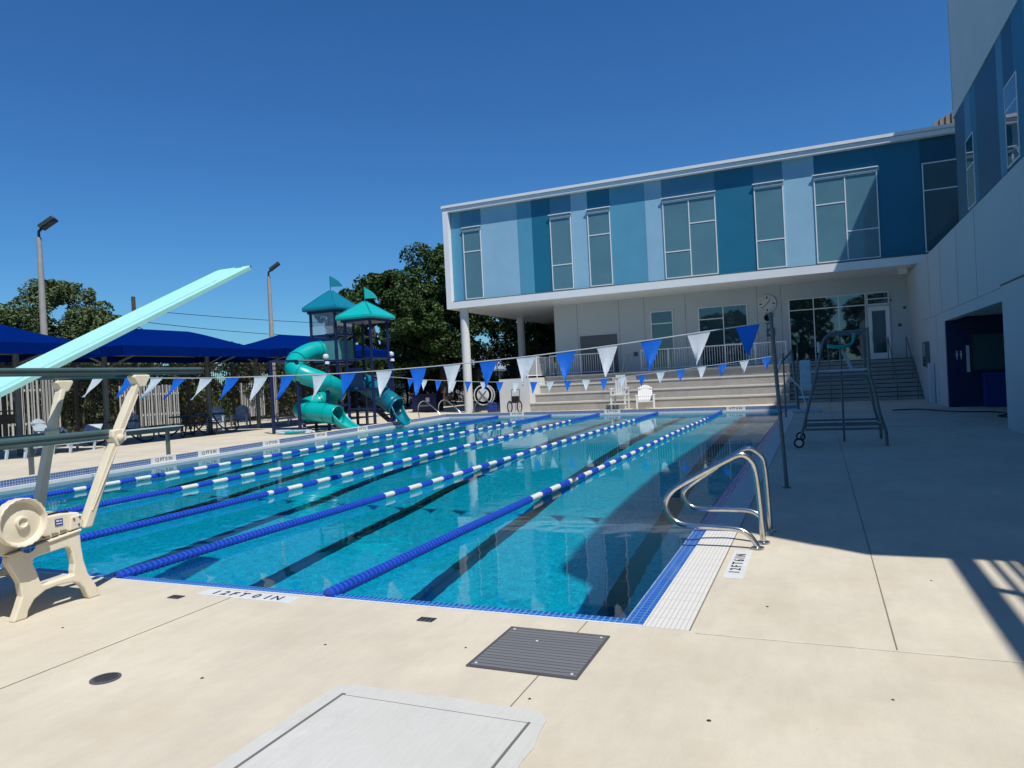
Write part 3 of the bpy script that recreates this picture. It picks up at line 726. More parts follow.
bbox_('recess_ceiling', 'soffit', 4.25, 14.0, 3.02, 9, 28.2, 3.12)
bbox_('recess_side', 'white', 4.25, 19.6, 0, 9, 19.8, 3.02)
f = MB(); f.box(4.72, 27.93, 1.22, 6.4, 27.99, 2.38); swn = build('service_window', f, M['glassteal'], Bd)
f = MB(); f.box(4.66, 27.91, 1.16, 4.72, 27.995, 2.44); f.box(4.72, 27.91, 1.16, 6.46, 27.995, 1.22); f.box(4.72, 27.91, 2.38, 6.46, 27.995, 2.44); build('window_frame', f, M['darksteel'], swn)
f = MB(); f.box(4.95, 27.5, .02, 6.6, 27.9, 1.12); build('counter', f, M['bluecover'], Bd)
f = MB(); f.box(4.55, 27.95, 1.16, 4.64, 27.995, 2.05); build('white_notice', f, M['plasticwhite'], Bd)
# restroom pictograms and lettering
f = MB()
for k, x in enumerate((4.28, 4.40)):
    f.lathe([(.028, 0), (.028, -.008)], (x, 27.992, 1.86), 'y', 10); f.box(x - .03, 27.984, 1.70, x + .03, 27.992, 1.82); f.box(x - .015, 27.984, 1.60, x + .015, 27.992, 1.70)
build('pictogram', f, M['plasticwhite'], Bd)
# blue band
bbox_('upper_core', 'white', 4.05, 17, 5.65, 14, 24.6, 8.7)
bbox_('upper_core', 'white', 4.05, 4.2, 7.9, 14, 17, 8.7)
bp_ = [(24.6, 23.15, 'E'), (23.15, 22.35, 'N'), (22.35, 21.7, 'D'), (21.7, 19.35, 'E'), (19.35, 18.78, 'N'), (18.78, 17.9, 'E'), (17.9, 17.0, 'D')]
for a, b_, k in bp_:
    f = MB(); f.box(3.985, b_ + .003, 5.655, 4.049, a - .003, 8.7); build('blue_panel', f, M['panel' + k], Bd)
y = 17.0; kk = 0
for wd in (1.3, .7, 1.6, .8, 1.1, 1.5, .6, 1.4, 1.2, .9, 1.7):
    y2 = max(4.2, y - wd); f = MB(); f.box(3.985, y2 + .003, 7.9 if y <= 17 else 5.655, 4.049, y - .003, 8.7); build('blue_panel', f, M['panel' + 'NDELMD'[kk % 6]], Bd); y = y2; kk += 1
    if y <= 4.2: break
def bwin(ya, yb, z0, z1, mz):
    f = MB(); t = .03
    f.box(3.965, ya, z0, 3.983, ya + t, z1); f.box(3.965, yb - t, z0, 3.983, yb, z1); f.box(3.965, ya + t, z0, 3.983, yb - t, z0 + t); f.box(3.965, ya + t, z1 - t, 3.983, yb - t, z1); f.box(3.966, ya + t, mz, 3.983, yb - t, mz + t)
    o = build('window', f, M['whitetrim'], Bd); g_ = MB(); g_.box(3.972, ya + .02, z0 + .02, 3.978, yb - .02, z1 - .02); build('pane', g_, M['glassdark'], o)
bwin(17.65, 18.68, 5.70, 7.45, 6.9); bwin(22.1, 23.1, 5.68, 7.55, 6.75)
bbox_('white_crown', 'white', 3.96, 4.2, 8.70, 14, 24.72, 13.5)
bbox_('rear_tower', 'white', 5.84, 18.0, 8.0, 16, 35.1, 16.62)
f = MB(); f.box(3.957, 24.58, 8.9, 3.96, 24.62, 12.7); build('corner_groove', f, M['groove'], Bd)
# terrace railing above the base wall (casts the striped shadow)
tr_ = thing('terrace_railing', 'pipe railing on the roof terrace above the right hand wall', 'railing', (4.0, 5, 5.65))
f = MB(); f.box(3.98, -6, 6.43, 4.02, 16.8, 6.60); f.box(3.98, -6, 6.27, 4.02, 16.8, 6.38)
for z in (6.0, 5.76): f.tube([(4.0, -6, z), (4.0, 16.8, z)], .03, 8)
build('rail', f, M['greysteel'], tr_)
for k in range(12):
    y = -6.15 + k * 2.0
    f = MB(); f.box(3.97, y, 5.6, 4.03, y + .09, 6.58); build('post', f, M['greysteel'], tr_)
# cabinet & fountain by the wall
cb = thing('wall_cabinet', 'dark glazed notice cabinet with pale post on the right wall beside the stairs', 'cabinet', (3.95, 32.3, 1.2))
f = MB(); f.box(3.86, 32.0, 1.35, 3.99, 33.0, 2.35); build('case', f, M['greysteel'], cb); f = MB(); f.box(3.85, 32.06, 1.42, 3.858, 32.94, 2.28); build('glass_door', f, M['glassdark'], cb)
f = MB(); f.box(3.80, 30.9, 0, 3.98, 31.15, 1.5); build('post', f, M['white'], cb)
# hose
h_ = MB(); h_.tube(smoothpath([(2.2, 26.9, .02), (2.9, 27.1, .02), (3.5, 25.9, .02), (3.9, 25.2, .02), (4.6, 24.9, .02), (4.8, 23.8, .02), (4.4, 22.9, .02), (4.9, 22.3, .02), (5.4, 23.2, .02), (4.9, 23.9, .02)], 6), .02, 6)
tag(build('garden_hose', h_, M['rubber'], loc=(3.5, 25, 0)), 'thin black hose lying on the shaded deck by the blue recess', 'hose')
h_ = MB(); h_.box(2.3, 26.0, .0, 3.9, 26.15, .02)

# ------------------------------------------------------------------ grab rails
def grab(y, pts, feet, label):
    root = thing('grab_rail', label, 'grab rail', (-.6, y, 0), 'bent steel pool grab rails')
    f = MB(); f.tube(smoothpath(pts, 6), .026, 14); build('tube', f, M['steel'], root)
    for x, yy in feet:
        b_ = MB(); b_.lathe([(.06, 0.002), (.058, .018), (.03, .028)], (x, yy, 0), n=18); build('flange', b_, M['steel'], root)
ya, yb, yc = 6.85, 7.08, 0
grab(6.85, [(-.55, 7.08, 0), (-.565, 7.06, .4), (-.585, 7.02, .68), (-.62, 6.97, .80), (-.70, 6.93, .855), (-.84, 6.9, .80), (-1.1, 6.87, .665), (-1.30, 6.86, .55), (-1.385, 6.85, .46), (-1.40, 6.85, .37), (-1.35, 6.85, .26), (-1.24, 6.85, .205), (-1.0, 6.85, .19), (-.76, 6.85, .175), (-.66, 6.85, .13), (-.60, 6.85, .05), (-.585, 6.85, 0)],
     [(-.55, 7.08), (-.585, 6.85)], 'nearer stainless steel grab rail curving over the water at the pool corner')
grab(7.6, [(-.52, 7.62, 0), (-.53, 7.62, .4), (-.545, 7.6, .68), (-.58, 7.58, .78), (-.68, 7.56, .845), (-.80, 7.54, .80), (-1.05, 7.52, .63), (-1.25, 7.5, .50), (-1.335, 7.5, .42), (-1.34, 7.5, .35), (-1.28, 7.5, .26), (-1.15, 7.5, .235), (-.9, 7.5, .235), (-.68, 7.5, .22), (-.58, 7.48, .14), (-.55, 7.45, 0)],
     [(-.52, 7.62), (-.55, 7.45)], 'farther stainless steel grab rail, standing partly in the building shade')

# ------------------------------------------------------------------ deck covers
gt = thing('floor_grate', 'dark ribbed square grate set in the deck near the pool corner', 'floor grate', (-1.95, 3.70, 0))
f = MB(); f.box(-1.95, 3.70, .0, -1.30, 4.345, .010); build('grate_panel', f, M['grate'], gt)
f = MB()
for a in ((-1.965, 3.685, -1.95, 4.36), (-1.30, 3.685, -1.285, 4.36), (-1.95, 3.685, -1.30, 3.70), (-1.95, 4.345, -1.30, 4.36)): f.box(a[0], a[1], .001, a[2], a[3], .009)
build('rim', f, M['grateframe'], gt)
f = MB()
for x, y in ((-1.92, 3.73), (-1.33, 3.73), (-1.92, 4.31), (-1.33, 4.31), (-1.70, 4.15)): f.lathe([(.009, .0), (.009, .013)], (x, y, 0), n=8)
build('screw', f, M['plasticwhite'], gt)
hp = thing('access_hatch', 'grey rectangular concrete access cover with paler patched surround', 'hatch', (-1.85, 2.6, 0))
f = MB(); random.seed(3)
outl = [(-2.55, 1.9), (-1.16, 1.9)] + [(-1.17 - .012 * k + random.uniform(-.012, .012), 2.0 + k * .135) for k in range(10)] + [(-1.36 - k * .13 + random.uniform(-.006, .006), 3.28 + random.uniform(-.008, .008)) for k in range(9)] + [(-2.54, 3.24)]
f.prism(outl, 'z', .001, .006); build('patch', f, M['patch'], hp)
f = MB()
for a in ((-2.447, 1.9, -2.423, 3.16), (-1.357, 1.9, -1.345, 3.152), (-2.423, 3.133, -1.357, 3.145)): f.box(a[0], a[1], .002, a[2], a[3], .0085)
build('gap', f, M['darkgap'], hp)
f = MB(); f.box(-2.423, 1.9, .001, -1.357, 3.133, .012); build('cover', f, M['patch'], hp)
dr_ = thing('deck_drain', 'small round perforated metal drain in the sunlit deck at lower left', 'drain', (-3.98, 2.92, 0))
f = MB(); f.lathe([(.085, 0), (.085, .006), (.07, .008)], (-3.98, 2.92, 0), n=28); build('rim', f, M['grateframe'], dr_)
f = MB()
for k in range(9): 
    yy = -.06 + k * .015; wd = math.sqrt(max(0, .064 ** 2 - yy ** 2)); f.box(-3.98 - wd, 2.92 + yy, .008, -3.98 + wd, 2.92 + yy + .006, .0095)
build('slots', f, M['black'], dr_)
for x, y, lb in ((-4.97, 4.31, 'small dark slotted insert in the deck left of the depth marker'), (-2.61, 4.35, 'small dark slotted insert in the deck between depth marker and floor grate')):
    f = MB(); f.box(x - .06, y - .04, 0, x + .06, y + .04, .005)
    o = tag(build('deck_insert', f, M['grateframe'], loc=(x, y, 0)), lb, 'deck insert')
    f = MB()
    for k in range(4): f.box(x - .06 + k * .034, y - .032, .005, x - .045 + k * .034, y + .032, .007)
    build('slot', f, M['black'], o)

# ------------------------------------------------------------------ diving stand in the left foreground
DS = thing('diving_stand', 'tan moulded diving stand with large round wheel and teal side rails at the pool edge', 'diving stand', (-6.2, 3.8, 0))
outer = [(3.47, 0), (3.575, 0), (3.59, .06), (3.64, .13), (3.73, .175), (3.83, .185), (3.965, .175), (4.01, .15), (4.05, .10), (4.09, 0), (4.20, 0), (4.175, .06), (4.14, .13), (4.09, .22), (4.06, .33), (4.045, .45), (4.04, .583), (3.46, .505), (3.45, .46), (3.49, .38), (3.535, .28), (3.545, .18), (3.51, .09)]
hole = [(3.665, .455), (3.91, .475), (3.945, .46), (3.96, .42), (3.975, .32), (3.965, .27), (3.965, .235), (3.73, .225), (3.70, .235), (3.685, .28), (3.67, .34), (3.645, .40), (3.645, .44)]
def leg_frame(xa, xb):
    me_bm = bmesh.new()
    def loop(pts, x): return [me_bm.verts.new((x, p[0], p[1])) for p in pts]
    res = []
    for x in (xa, xb):
        o1 = loop(outer, x); h1 = loop(hole, x); ed = []
        for lp in (o1, h1):
            for i in range(len(lp)): ed.append(me_bm.edges.new((lp[i], lp[(i + 1) % len(lp)])))
        bmesh.ops.triangle_fill(me_bm, use_beauty=True, edges=ed); res.append((o1, h1))
    for k in (0, 1):
        a, b_ = res[0][k], res[1][k]
        for i in range(len(a)): me_bm.faces.new((a[i], a[(i + 1) % len(a)], b_[(i + 1) % len(a)], b_[i]))
    mb = MB(); me_bm.verts.index_update()
    mb.v = [tuple(v.co) for v in me_bm.verts]; mb.f = [tuple(v.index for v in f_.verts) for f_ in me_bm.faces]; me_bm.free(); return mb
for xa, xb in ((-5.79, -5.715), (-6.66, -6.58)):
    o = build('leg_frame', leg_frame(xa, xb), M['tan'], DS, bevel=.012)
# raised border on the visible leg frame
f = MB(); f.prism([(3.46, .505), (4.04, .583), (4.045, .60), (3.455, .52)], 'x', -5.82, -5.70); build('frame_cap', f, M['tan'], DS, bevel=.004)
# body: tapered beam box
f = MB(); f.prism([(1.6, .42), (3.5, .53), (4.04, .603), (4.09, .61), (4.06, .735), (3.9, .755), (3.3, .74), (1.6, .60)], 'x', -6.62, -5.74); bd = build('body', f, M['tan'], DS, bevel=.015)
f = MB(); f.box(-5.739, 3.845, .66, -5.734, 3.91, .715); lb = build('maker_label', f, M['navytile'], bd)
f = MB(); f.box(-5.734, 3.853, .692, -5.732, 3.878, .706); f.box(-5.734, 3.883, .692, -5.732, 3.902, .702); f.box(-5.734, 3.853, .672, -5.732, 3.902, .680); build('label_mark', f, M['plasticwhite'], lb)
f = MB()
for k in range(3): f.box(-5.735, 3.74 + k * .07, .585 + k * .009, -5.72, 3.79 + k * .07, .60 + k * .009)
build('vent_slot', f, M['joint'], bd)
f = MB(); f.prism([(3.95, .60), (4.06, .612), (4.07, .72), (3.97, .715)], 'x', -5.738, -5.715)
br_ = build('corner_bracket', f, M['tan'], DS, bevel=.008)
f = MB()
for y, z in ((3.99, .69), (4.03, .64), (4.04, .70)): f.lathe([(.010, 0), (.008, .008)], (-5.715, y, z), 'x', 8)
build('bolt', f, M['greysteel'], br_)
# black non-slip strip along the top of the body
f = MB(); f.box(-5.80, 1.7, .745, -5.76, 3.98, .765); build('rubber_strip', f, M['rubber'], DS)
# wheel
pr_ = [(.168, -.06), (.178, -.05), (.182, .03), (.176, .038), (.166, .032), (.160, -.005), (.152, -.012), (.10, -.004), (.050, .004), (.048, .026), (.036, .030), (.030, .012), (.005, .010)]
f = MB(); f.lathe(pr_, (-5.61, 3.50, .765), 'x', 44)
for i, v in enumerate(f.v):
    j_ = i % 44
    if i // 44 in (1, 2, 3): 
        k_ = 1 + .03 * (j_ % 2); f.v[i] = (v[0], 3.50 + (v[1] - 3.50) * k_, .765 + (v[2] - .765) * k_)
wh = build('fulcrum_wheel', f, M['tan'], DS)
f = MB(); f.tube([(-5.74, 3.50, .765), (-5.66, 3.50, .765)], .05, 12); build('axle', f, M['tan'], wh)
f = MB(); f.lathe([(.055, 0), (.055, .02)], (-5.68, 3.58, .565), 'x', 12); build('roller', f, M['bluetile'], wh)
# leaning posts with cups
def post(xb, yb, zb, xt, yt, zt, w=.038, zmid=1.36, neck=True):
    f = MB(); n = 10; sec = []
    for k in range(n + 1):
        t = k / n
        cx = xb + (xt - xb) * t; cy = yb + (yt - yb) * t; cz = zb + (zt - zb) * t
        if neck: cy += -.02 * math.sin(math.pi * t)
        hw = w * (1 - .35 * t)
        if t > .93: hw *= 1.25
        th = .045
        sec.append([(cx - th, cy - hw, cz), (cx + th, cy - hw, cz), (cx + th, cy + hw, cz), (cx - th, cy + hw, cz)])
    vs = [p for s_ in sec for p in s_]; fs = [(0, 3, 2, 1), (n * 4, n * 4 + 1, n * 4 + 2, n * 4 + 3)]
    for k in range(n):
        for q in range(4): a = k * 4 + q; b_ = k * 4 + (q + 1) % 4; fs.append((a, b_, b_ + 4, a + 4))
    f.add(vs, fs); return build('side_post', f, M['tan'], DS, bevel=.01)
for xb, yb, xt, yt, sd in ((-5.74, 4.10, -5.60, 4.58, 1), (-6.60, 4.26, -6.74, 4.66, -1)):
    o = post(xb, yb, .60, xt, yt, 1.84)
    f = MB(); f.prism([(yt - .03, 1.76), (yt + .03, 1.76), (yt + .085, 1.85), (yt + .08, 1.872), (yt - .075, 1.872), (yt - .085, 1.85)], 'x', xt - .05, xt + .05); build('rail_cup', f, M['tan'], o, bevel=.012)
    t = (1.36 - .6) / 1.24; xm = xb + (xt - xb) * t; ym = yb + (yt - yb) * t
    f = MB(); f.prism([(ym - .05, 1.25), (ym + .045, 1.31), (ym + .03, 1.41), (ym - .09, 1.40), (ym - .10, 1.34)], 'x', xm - .055, xm + .055); build('rail_bracket', f, M['tan'], o, bevel=.012)
    f = MB(); f.lathe([(.03, 0), (.03, .02), (.015, .03)], (xm + .055 * sd, ym - .03, 1.33), 'x', 12); build('bolt', f, M['tan'], o)
    # groove along the post
    f = MB(); f.tube([(xb + .045 * sd + .018 * sd, yb + .03, .74), (xt + .045 * sd - .0, yt - .05, 1.70)], .006, 5); build('rib', f, M['tan'], o)
def rail(x, z, y0, y1, hz=.042):
    f = MB(); f.prism([(x - .022, z - hz), (x + .022, z - hz), (x + .03, z - hz * .6), (x + .03, z + hz * .6), (x + .022, z + hz), (x - .022, z + hz), (x - .03, z + hz * .6), (x - .03, z - hz * .6)], 'y', y0, y1)
    o = build('side_rail', f, M['railteal'], DS)
    f = MB(); f.box(x - .032, y0, z - .008, x + .032, y1 - .003, z + .008); build('rail_stripe', f, M['darksteel'], o)
rail(-5.60, 1.905, 1.0, 5.28, .032); rail(-6.74, 1.915, 1.0, 5.35, .032); rail(-5.68, 1.365, 1.0, 4.40); rail(-6.69, 1.34, 1.0, 4.62)
for x in (-5.62, -6.72):
    f = MB(); f.tube([(x, 1.2, 0), (x, 1.2, 1.93)], .025, 10); build('rear_post', f, M['railteal'], DS)
for x in (-5.80, -6.60):
    f = MB(); f.prism([(1.5, 0), (1.75, 0), (1.85, .5), (1.55, .5)], 'x', x - .05, x + .05); build('rear_leg', f, M['tan'], DS, bevel=.01)
# board, tilted up
db = thing('diving_board', 'pale mint springboard tilted steeply upward across the blue shade canopies', 'diving board', (-6.19, 1.9, .78))
y0b, z0b = 1.60, .765; y1b, z1b = 6.44, 3.098
dirb = Vector((0, y1b - y0b, z1b - z0b)); Lb = dirb.length; dirb.normalize(); upb = Vector((0, -dirb.z, dirb.y))
def BP(s, x, h): v = Vector((-6.19 + x, y0b, z0b)) + dirb * s + upb * h; return (v.x, v.y, v.z)
hw = .25
f = MB()
prof_ = [(0, hw), (Lb - .03, hw), (Lb, hw - .03)]
for (s0, w0), (s1, w1) in zip(prof_, prof_[1:]):
    f.add([BP(s0, -w0, 0), BP(s0, w0, 0), BP(s1, w1, 0), BP(s1, -w1, 0), BP(s0, -w0, .035), BP(s0, w0, .035), BP(s1, w1, .035), BP(s1, -w1, .035)],
          [(0, 3, 2, 1), (4, 5, 6, 7), (0, 1, 5, 4), (1, 2, 6, 5), (2, 3, 7, 6), (3, 0, 4, 7)])
pk = build('plank', f, M['mint'], db)
for sx in (-1, 1):
    f = MB(); xa, xb_ = sorted((sx * hw, sx * (hw + .012)))
    f.add([BP(0, xa, -.004), BP(0, xb_, -.004), BP(Lb - .04, xb_, -.004), BP(Lb - .04, xa, -.004), BP(0, xa, .034), BP(0, xb_, .034), BP(Lb - .04, xb_, .034), BP(Lb - .04, xa, .034)],
          [(0, 3, 2, 1), (4, 5, 6, 7), (0, 1, 5, 4), (1, 2, 6, 5), (2, 3, 7, 6), (3, 0, 4, 7)])
    build('edge_rail', f, M['mintdark'], db)
f = MB(); f.add([BP(0, .155, .036), BP(0, .165, .036), BP(Lb - .5, .165, .036), BP(Lb - .5, .155, .036), BP(0, .155, .038), BP(0, .165, .038), BP(Lb - .5, .165, .038), BP(Lb - .5, .155, .038)], [(4, 5, 6, 7), (0, 1, 5, 4), (3, 2, 6, 7)])
build('tread_line', f, M['mintdark'], pk)
f = MB(); f.tube([BP(Lb + .004, .02, .018), BP(Lb + .004, .22, .018)], .018, 8); f.add([BP(Lb - .03, .02, .0365), BP(Lb - .01, .02, .0365), BP(Lb - .01, .12, .0365), BP(Lb - .03, .12, .0365)], [(0, 1, 2, 3)]); build('tip_bumper', f, M['darksteel'], db)

# long low bench rail on the left deck
lbn = thing('low_rail_bench', 'long low pale metal bench rail on the left deck behind the diving stand', 'bench', (-16.4, 11, 0))
f = MB(); f.box(-16.5, 6, .74, -16.35, 14.6, .86); build('seat_plank', f, M['greysteel'], lbn)
f = MB(); f.box(-16.52, 6, .865, -16.2, 14.6, .885); build('top_edge', f, M['plasticgrey'], lbn)
for y in (10.5, 14.2):
    f = MB(); f.box(-16.46, y, 0, -16.38, y + .08, .74); build('leg', f, M['greysteel'], lbn)
for o in (lbn,): pass

# ------------------------------------------------------------------ water slide tower
PT = thing('water_play_tower', 'navy framed play tower with teal pointed roofs, flags and tube slides', 'play structure', (-18.4, 24.6, 0))
def roof(cx, cy, ze, za, hs, m_, flagm, zf0, zf1):
    f = MB(); n = 4; sec = []
    rings = [(hs * 1.0, ze - .10), (hs * 1.04, ze - .04), (hs * 1.02, ze + .05), (hs * .6, ze + (za - ze) * .48), (hs * .25, ze + (za - ze) * .82), (.04, za)]
    o_ = 0; pts_per = 8
    for r_, z in rings:
        for sx, sy in ((-1, -1), (0, -1), (1, -1), (1, 0), (1, 1), (0, 1), (-1, 1), (-1, 0)): 
            k_ = 1.0 if (sx and sy) else .985
            f.v.append((cx + sx * r_ * k_, cy + sy * r_ * k_, z))
    for i in range(len(rings) - 1):
        for q in range(8): f.f.append((i * 8 + q, i * 8 + (q + 1) % 8, (i + 1) * 8 + (q + 1) % 8, (i + 1) * 8 + q))
    f.f.append(tuple(range(8))[::-1]); f.f.append(tuple(5 * 8 + q for q in range(8)))
    ro = build('roof', f, m_, PT)
    f = MB()
    for sx, sy in ((-1, -1), (1, -1), (1, 1), (-1, 1)):
        f.tube([(cx + sx * r_, cy + sy * r_, z + .01) for r_, z in rings[2:]], .022, 5)
    build('roof_seam', f, M['tealroof2'], ro)
    f = MB(); f.box(cx - hs + .12, cy - hs + .12, ze - .20, cx + hs - .12, cy + hs - .12, ze - .102); build('roof_frame', f, M['navy'], ro)
    f = MB(); f.tube([(cx, cy, za - .05), (cx, cy, zf1)], .02, 6); po = build('flag_pole', f, M['tealroof2'], ro)
    f = MB(); u = Vector((.80, .60, 0)) 
    sh = [(0, zf1), (.12, zf1 - .05), (.36, zf1 - .22), (.50, zf1 - .40), (.50, zf1 - .44), (0, zf1 - .46)]
    a = [(cx + u.x * p, cy + u.y * p, z) for p, z in sh]; b_ = [(x + .02, y - .02, z) for x, y, z in a]
    k_ = len(sh); f.add(a + b_, [tuple(range(k_)), tuple(range(k_, 2 * k_))[::-1]] + [(i, (i + 1) % k_, k_ + (i + 1) % k_, k_ + i) for i in range(k_)])
    build('flag', f, flagm, po)
roof(-19.0, 25.15, 5.08, 5.88, .84, M['tealroof2'], M['tealroof2'], 0, 6.50)
roof(-17.35, 25.25, 4.60, 5.28, .86, M['tealroof'], M['tealroof'], 0, 5.86)
def npost(x, y, z1, r=.065, z0=0):
    f = MB(); f.tube([(x, y, z0), (x, y, z1)], r, 10); o = build('post', f, M['navy'], PT)
    f = MB()
    z = .5
    while z < z1 - .2: f.lathe([(r + .012, 0), (r + .012, .03)], (x, y, z), n=8); z += .55
    build('clamp', f, M['navy'], o)
for cx, cy, zt in ((-19.0, 25.15, 4.95), (-17.35, 25.25, 4.45)):
    for sx in (-1, 1):
        for sy in (-1, 1): npost(cx + sx * .62, cy + sy * .62, zt)
for x, y, zt in ((-20.1, 22.5, 2.93), (-18.95, 22.7, 2.9), (-18.15, 23.5, 2.85), (-16.75, 26.1, 2.9), (-20.3, 24.6, 2.93)): npost(x, y, zt, .07)
def nbar(*pts, r=.04): 
    f = MB(); f.tube(pts, r, 8); build('cross_bar', f, M['navy'], PT)
nbar((-20.1, 22.5, 2.9), (-18.95, 22.7, 2.88)); nbar((-18.95, 22.7, 2.88), (-18.15, 23.5, 2.83)); nbar((-18.15, 23.5, 2.83), (-17.97, 24.63, 2.85)); nbar((-17.97, 24.63, 2.85), (-16.73, 24.63, 2.86)); nbar((-16.73, 24.63, 2.86), (-16.75, 26.1, 2.86)); nbar((-20.1, 22.5, 2.9), (-20.3, 24.6, 2.9))
for z in (1.0, .35): 
    nbar((-18.95, 22.7, z), (-18.15, 23.5, z), r=.03) if z < .5 else nbar((-18.15, 23.5, z), (-17.97, 24.63, z), r=.05)
nbar((-17.97, 24.63, .8), (-16.73, 24.63, .8)); nbar((-16.73, 24.63, .15), (-17.97, 24.63, .15)); nbar((-20.1, 22.5, .2), (-18.95, 22.7, .2)); nbar((-18.95, 22.7, .2), (-18.15, 23.5, .2))
nbar((-19.62, 24.53, 3.95), (-18.38, 24.53, 3.95)); nbar((-19.62, 24.53, 3.75), (-18.38, 24.53, 3.75)); nbar((-18.38, 24.53, 3.95), (-18.38, 25.77, 3.95)); nbar((-19.62, 25.77, 3.95), (-18.38, 25.77, 3.95)); nbar((-19.62, 24.53, 3.95), (-19.62, 25.77, 3.95))
f = MB(); f.box(-19.62, 24.53, 2.72, -18.38, 25.77, 2.82); build('platform', f, M['navy'], PT)
f = MB(); f.box(-17.97, 24.63, 1.55, -16.73, 25.87, 1.65); build('platform', f, M['navy'], PT)
f = MB(); f.box(-19.56, 24.50, 2.82, -18.44, 24.53, 3.70); build('teal_panel', f, M['tealpanel'], PT)
f = MB(); f.box(-18.40, 24.60, 2.82, -18.36, 25.70, 3.70); build('teal_panel', f, M['tealpanel'], PT)
f = MB(); f.box(-19.56, 24.515, 4.0, -18.44, 24.52, 4.9); f.box(-18.375, 24.6, 4.0, -18.37, 25.7, 4.9); build('mesh_screen', f, M['mesh'], PT)
f = MB(); f.box(-17.9, 24.62, 1.68, -17.2, 24.65, 2.5); build('blue_panel', f, M['navy'], PT)
# steps behind
f = MB()
for k in range(8): f.box(-18.3, 26.0 + k * .28, 1.5 - k * .19, -17.5, 26.26 + k * .28, 1.55 - k * .19)
f.prism([(25.9, 1.2), (26.1, 1.6), (28.4, .05), (28.1, .0)], 'x', -18.36, -18.30); f.prism([(25.9, 1.2), (26.1, 1.6), (28.4, .05), (28.1, .0)], 'x', -17.5, -17.44); build('stairway', f, M['navy'], PT)
# slide tubes
def slide(name, pts, r, m_, lip, tip, ring_every=5):
    sp_ = smoothpath(pts, 7); f = MB()
    f.tube(sp_, r, 22, caps=False); so_ = build(name, f, m_, PT)
    sm_ = so_.modifiers.new('t', 'SOLIDIFY'); sm_.thickness = .03; sm_.offset = -1
    f = MB()
    for k in range(ring_every, len(sp_) - 2, ring_every * 2):
        a, b_ = sp_[k], sp_[k + 1]; dd = (b_ - a).normalized() * .03; f.tube([a - dd, a + dd], r + .035, 22, caps=False)
    build('joint_ring', f, m_, so_)
    # open chute: half pipe from the mouth to the tip
    a = sp_[-1]; d_ = (a - sp_[-3]).normalized(); tipv = Vector(tip); f = MB(); n = 8; mcol = 10
    side = d_.cross(Vector((0, 0, 1))).normalized()
    for i in range(n + 1):
        t = i / n; c_ = a.lerp(tipv, t) + Vector((0, 0, -.10 * math.sin(math.pi * t)))
        rr2 = r * (1 - .12 * t); dep = 1 - .45 * t ** 1.5
        for q in range(mcol + 1):
            an = math.pi + math.pi * q / mcol
            sag = (math.sin(an)) * rr2 * dep
            top = .35 * r * (1 - t) ** 2 * abs(math.cos(an)) ** 3
            p = c_ + side * math.cos(an) * rr2 + Vector((0, 0, sag + top)); f.v.append(tuple(p))
    for i in range(n):
        for q in range(mcol): f.f.append((i * (mcol + 1) + q, i * (mcol + 1) + q + 1, (i + 1) * (mcol + 1) + q + 1, (i + 1) * (mcol + 1) + q))
    f.sm = True; c_ = build('chute', f, m_, so_); sm_ = c_.modifiers.new('t', 'SOLIDIFY'); sm_.thickness = .035
slide('slide_tube', [(-19.05, 25.0, 3.30), (-19.35, 24.3, 3.32), (-19.55, 23.5, 2.98), (-19.25, 22.9, 2.55), (-18.75, 22.95, 2.28), (-18.3, 23.5, 1.98), (-18.3, 24.3, 1.68), (-18.8, 24.75, 1.40), (-19.35, 24.5, 1.16), (-19.55, 23.8, .98), (-19.2, 23.25, .86), (-18.5, 23.05, .80), (-17.9, 22.98, .74), (-17.3, 22.95, .64)], .38, M['teal'], None, (-16.25, 22.95, .10))
slide('slide_tube', [(-17.7, 25.1, 1.95), (-17.45, 25.45, 1.70), (-17.1, 25.75, 1.35), (-16.8, 25.95, 1.0), (-16.5, 25.95, .80)], .41, M['bluetube'], None, (-15.85, 25.6, .22))
for x, y, z in ((-18.15, 23.5, 2.9), (-16.75, 26.1, 2.95)):
    f = MB(); f.lathe([(.05, 0), (.12, .05), (.12, .14), (.05, .2)], (x, y, z), n=12); f.lathe([(.03, 0), (.10, .02), (.08, .12)], (x + .05, y, z - .22), n=10); build('spray_nozzle', f, M['plasticwhite'], PT)
# small pile of toys at the foot
toy = thing('rolled_hose_pile', 'small white and teal pile of hose lying at the foot of the play tower', 'pile', (-18.9, 22.2, 0))
f = MB(); random.seed(5)
f.tube(smoothpath([(-18.9 + random.uniform(-.9, .9), 22.25 + random.uniform(-.12, .12), random.uniform(.03, .12)) for _ in range(16)], 5), .045, 7); build('hose', f, M['plasticgrey'], toy)
f = MB(); f.tube(smoothpath([(-18.7 + random.uniform(-.5, .5), 22.2 + random.uniform(-.1, .1), random.uniform(.03, .12)) for _ in range(8)], 5), .05, 7); build('cloth', f, M['teal'], toy)

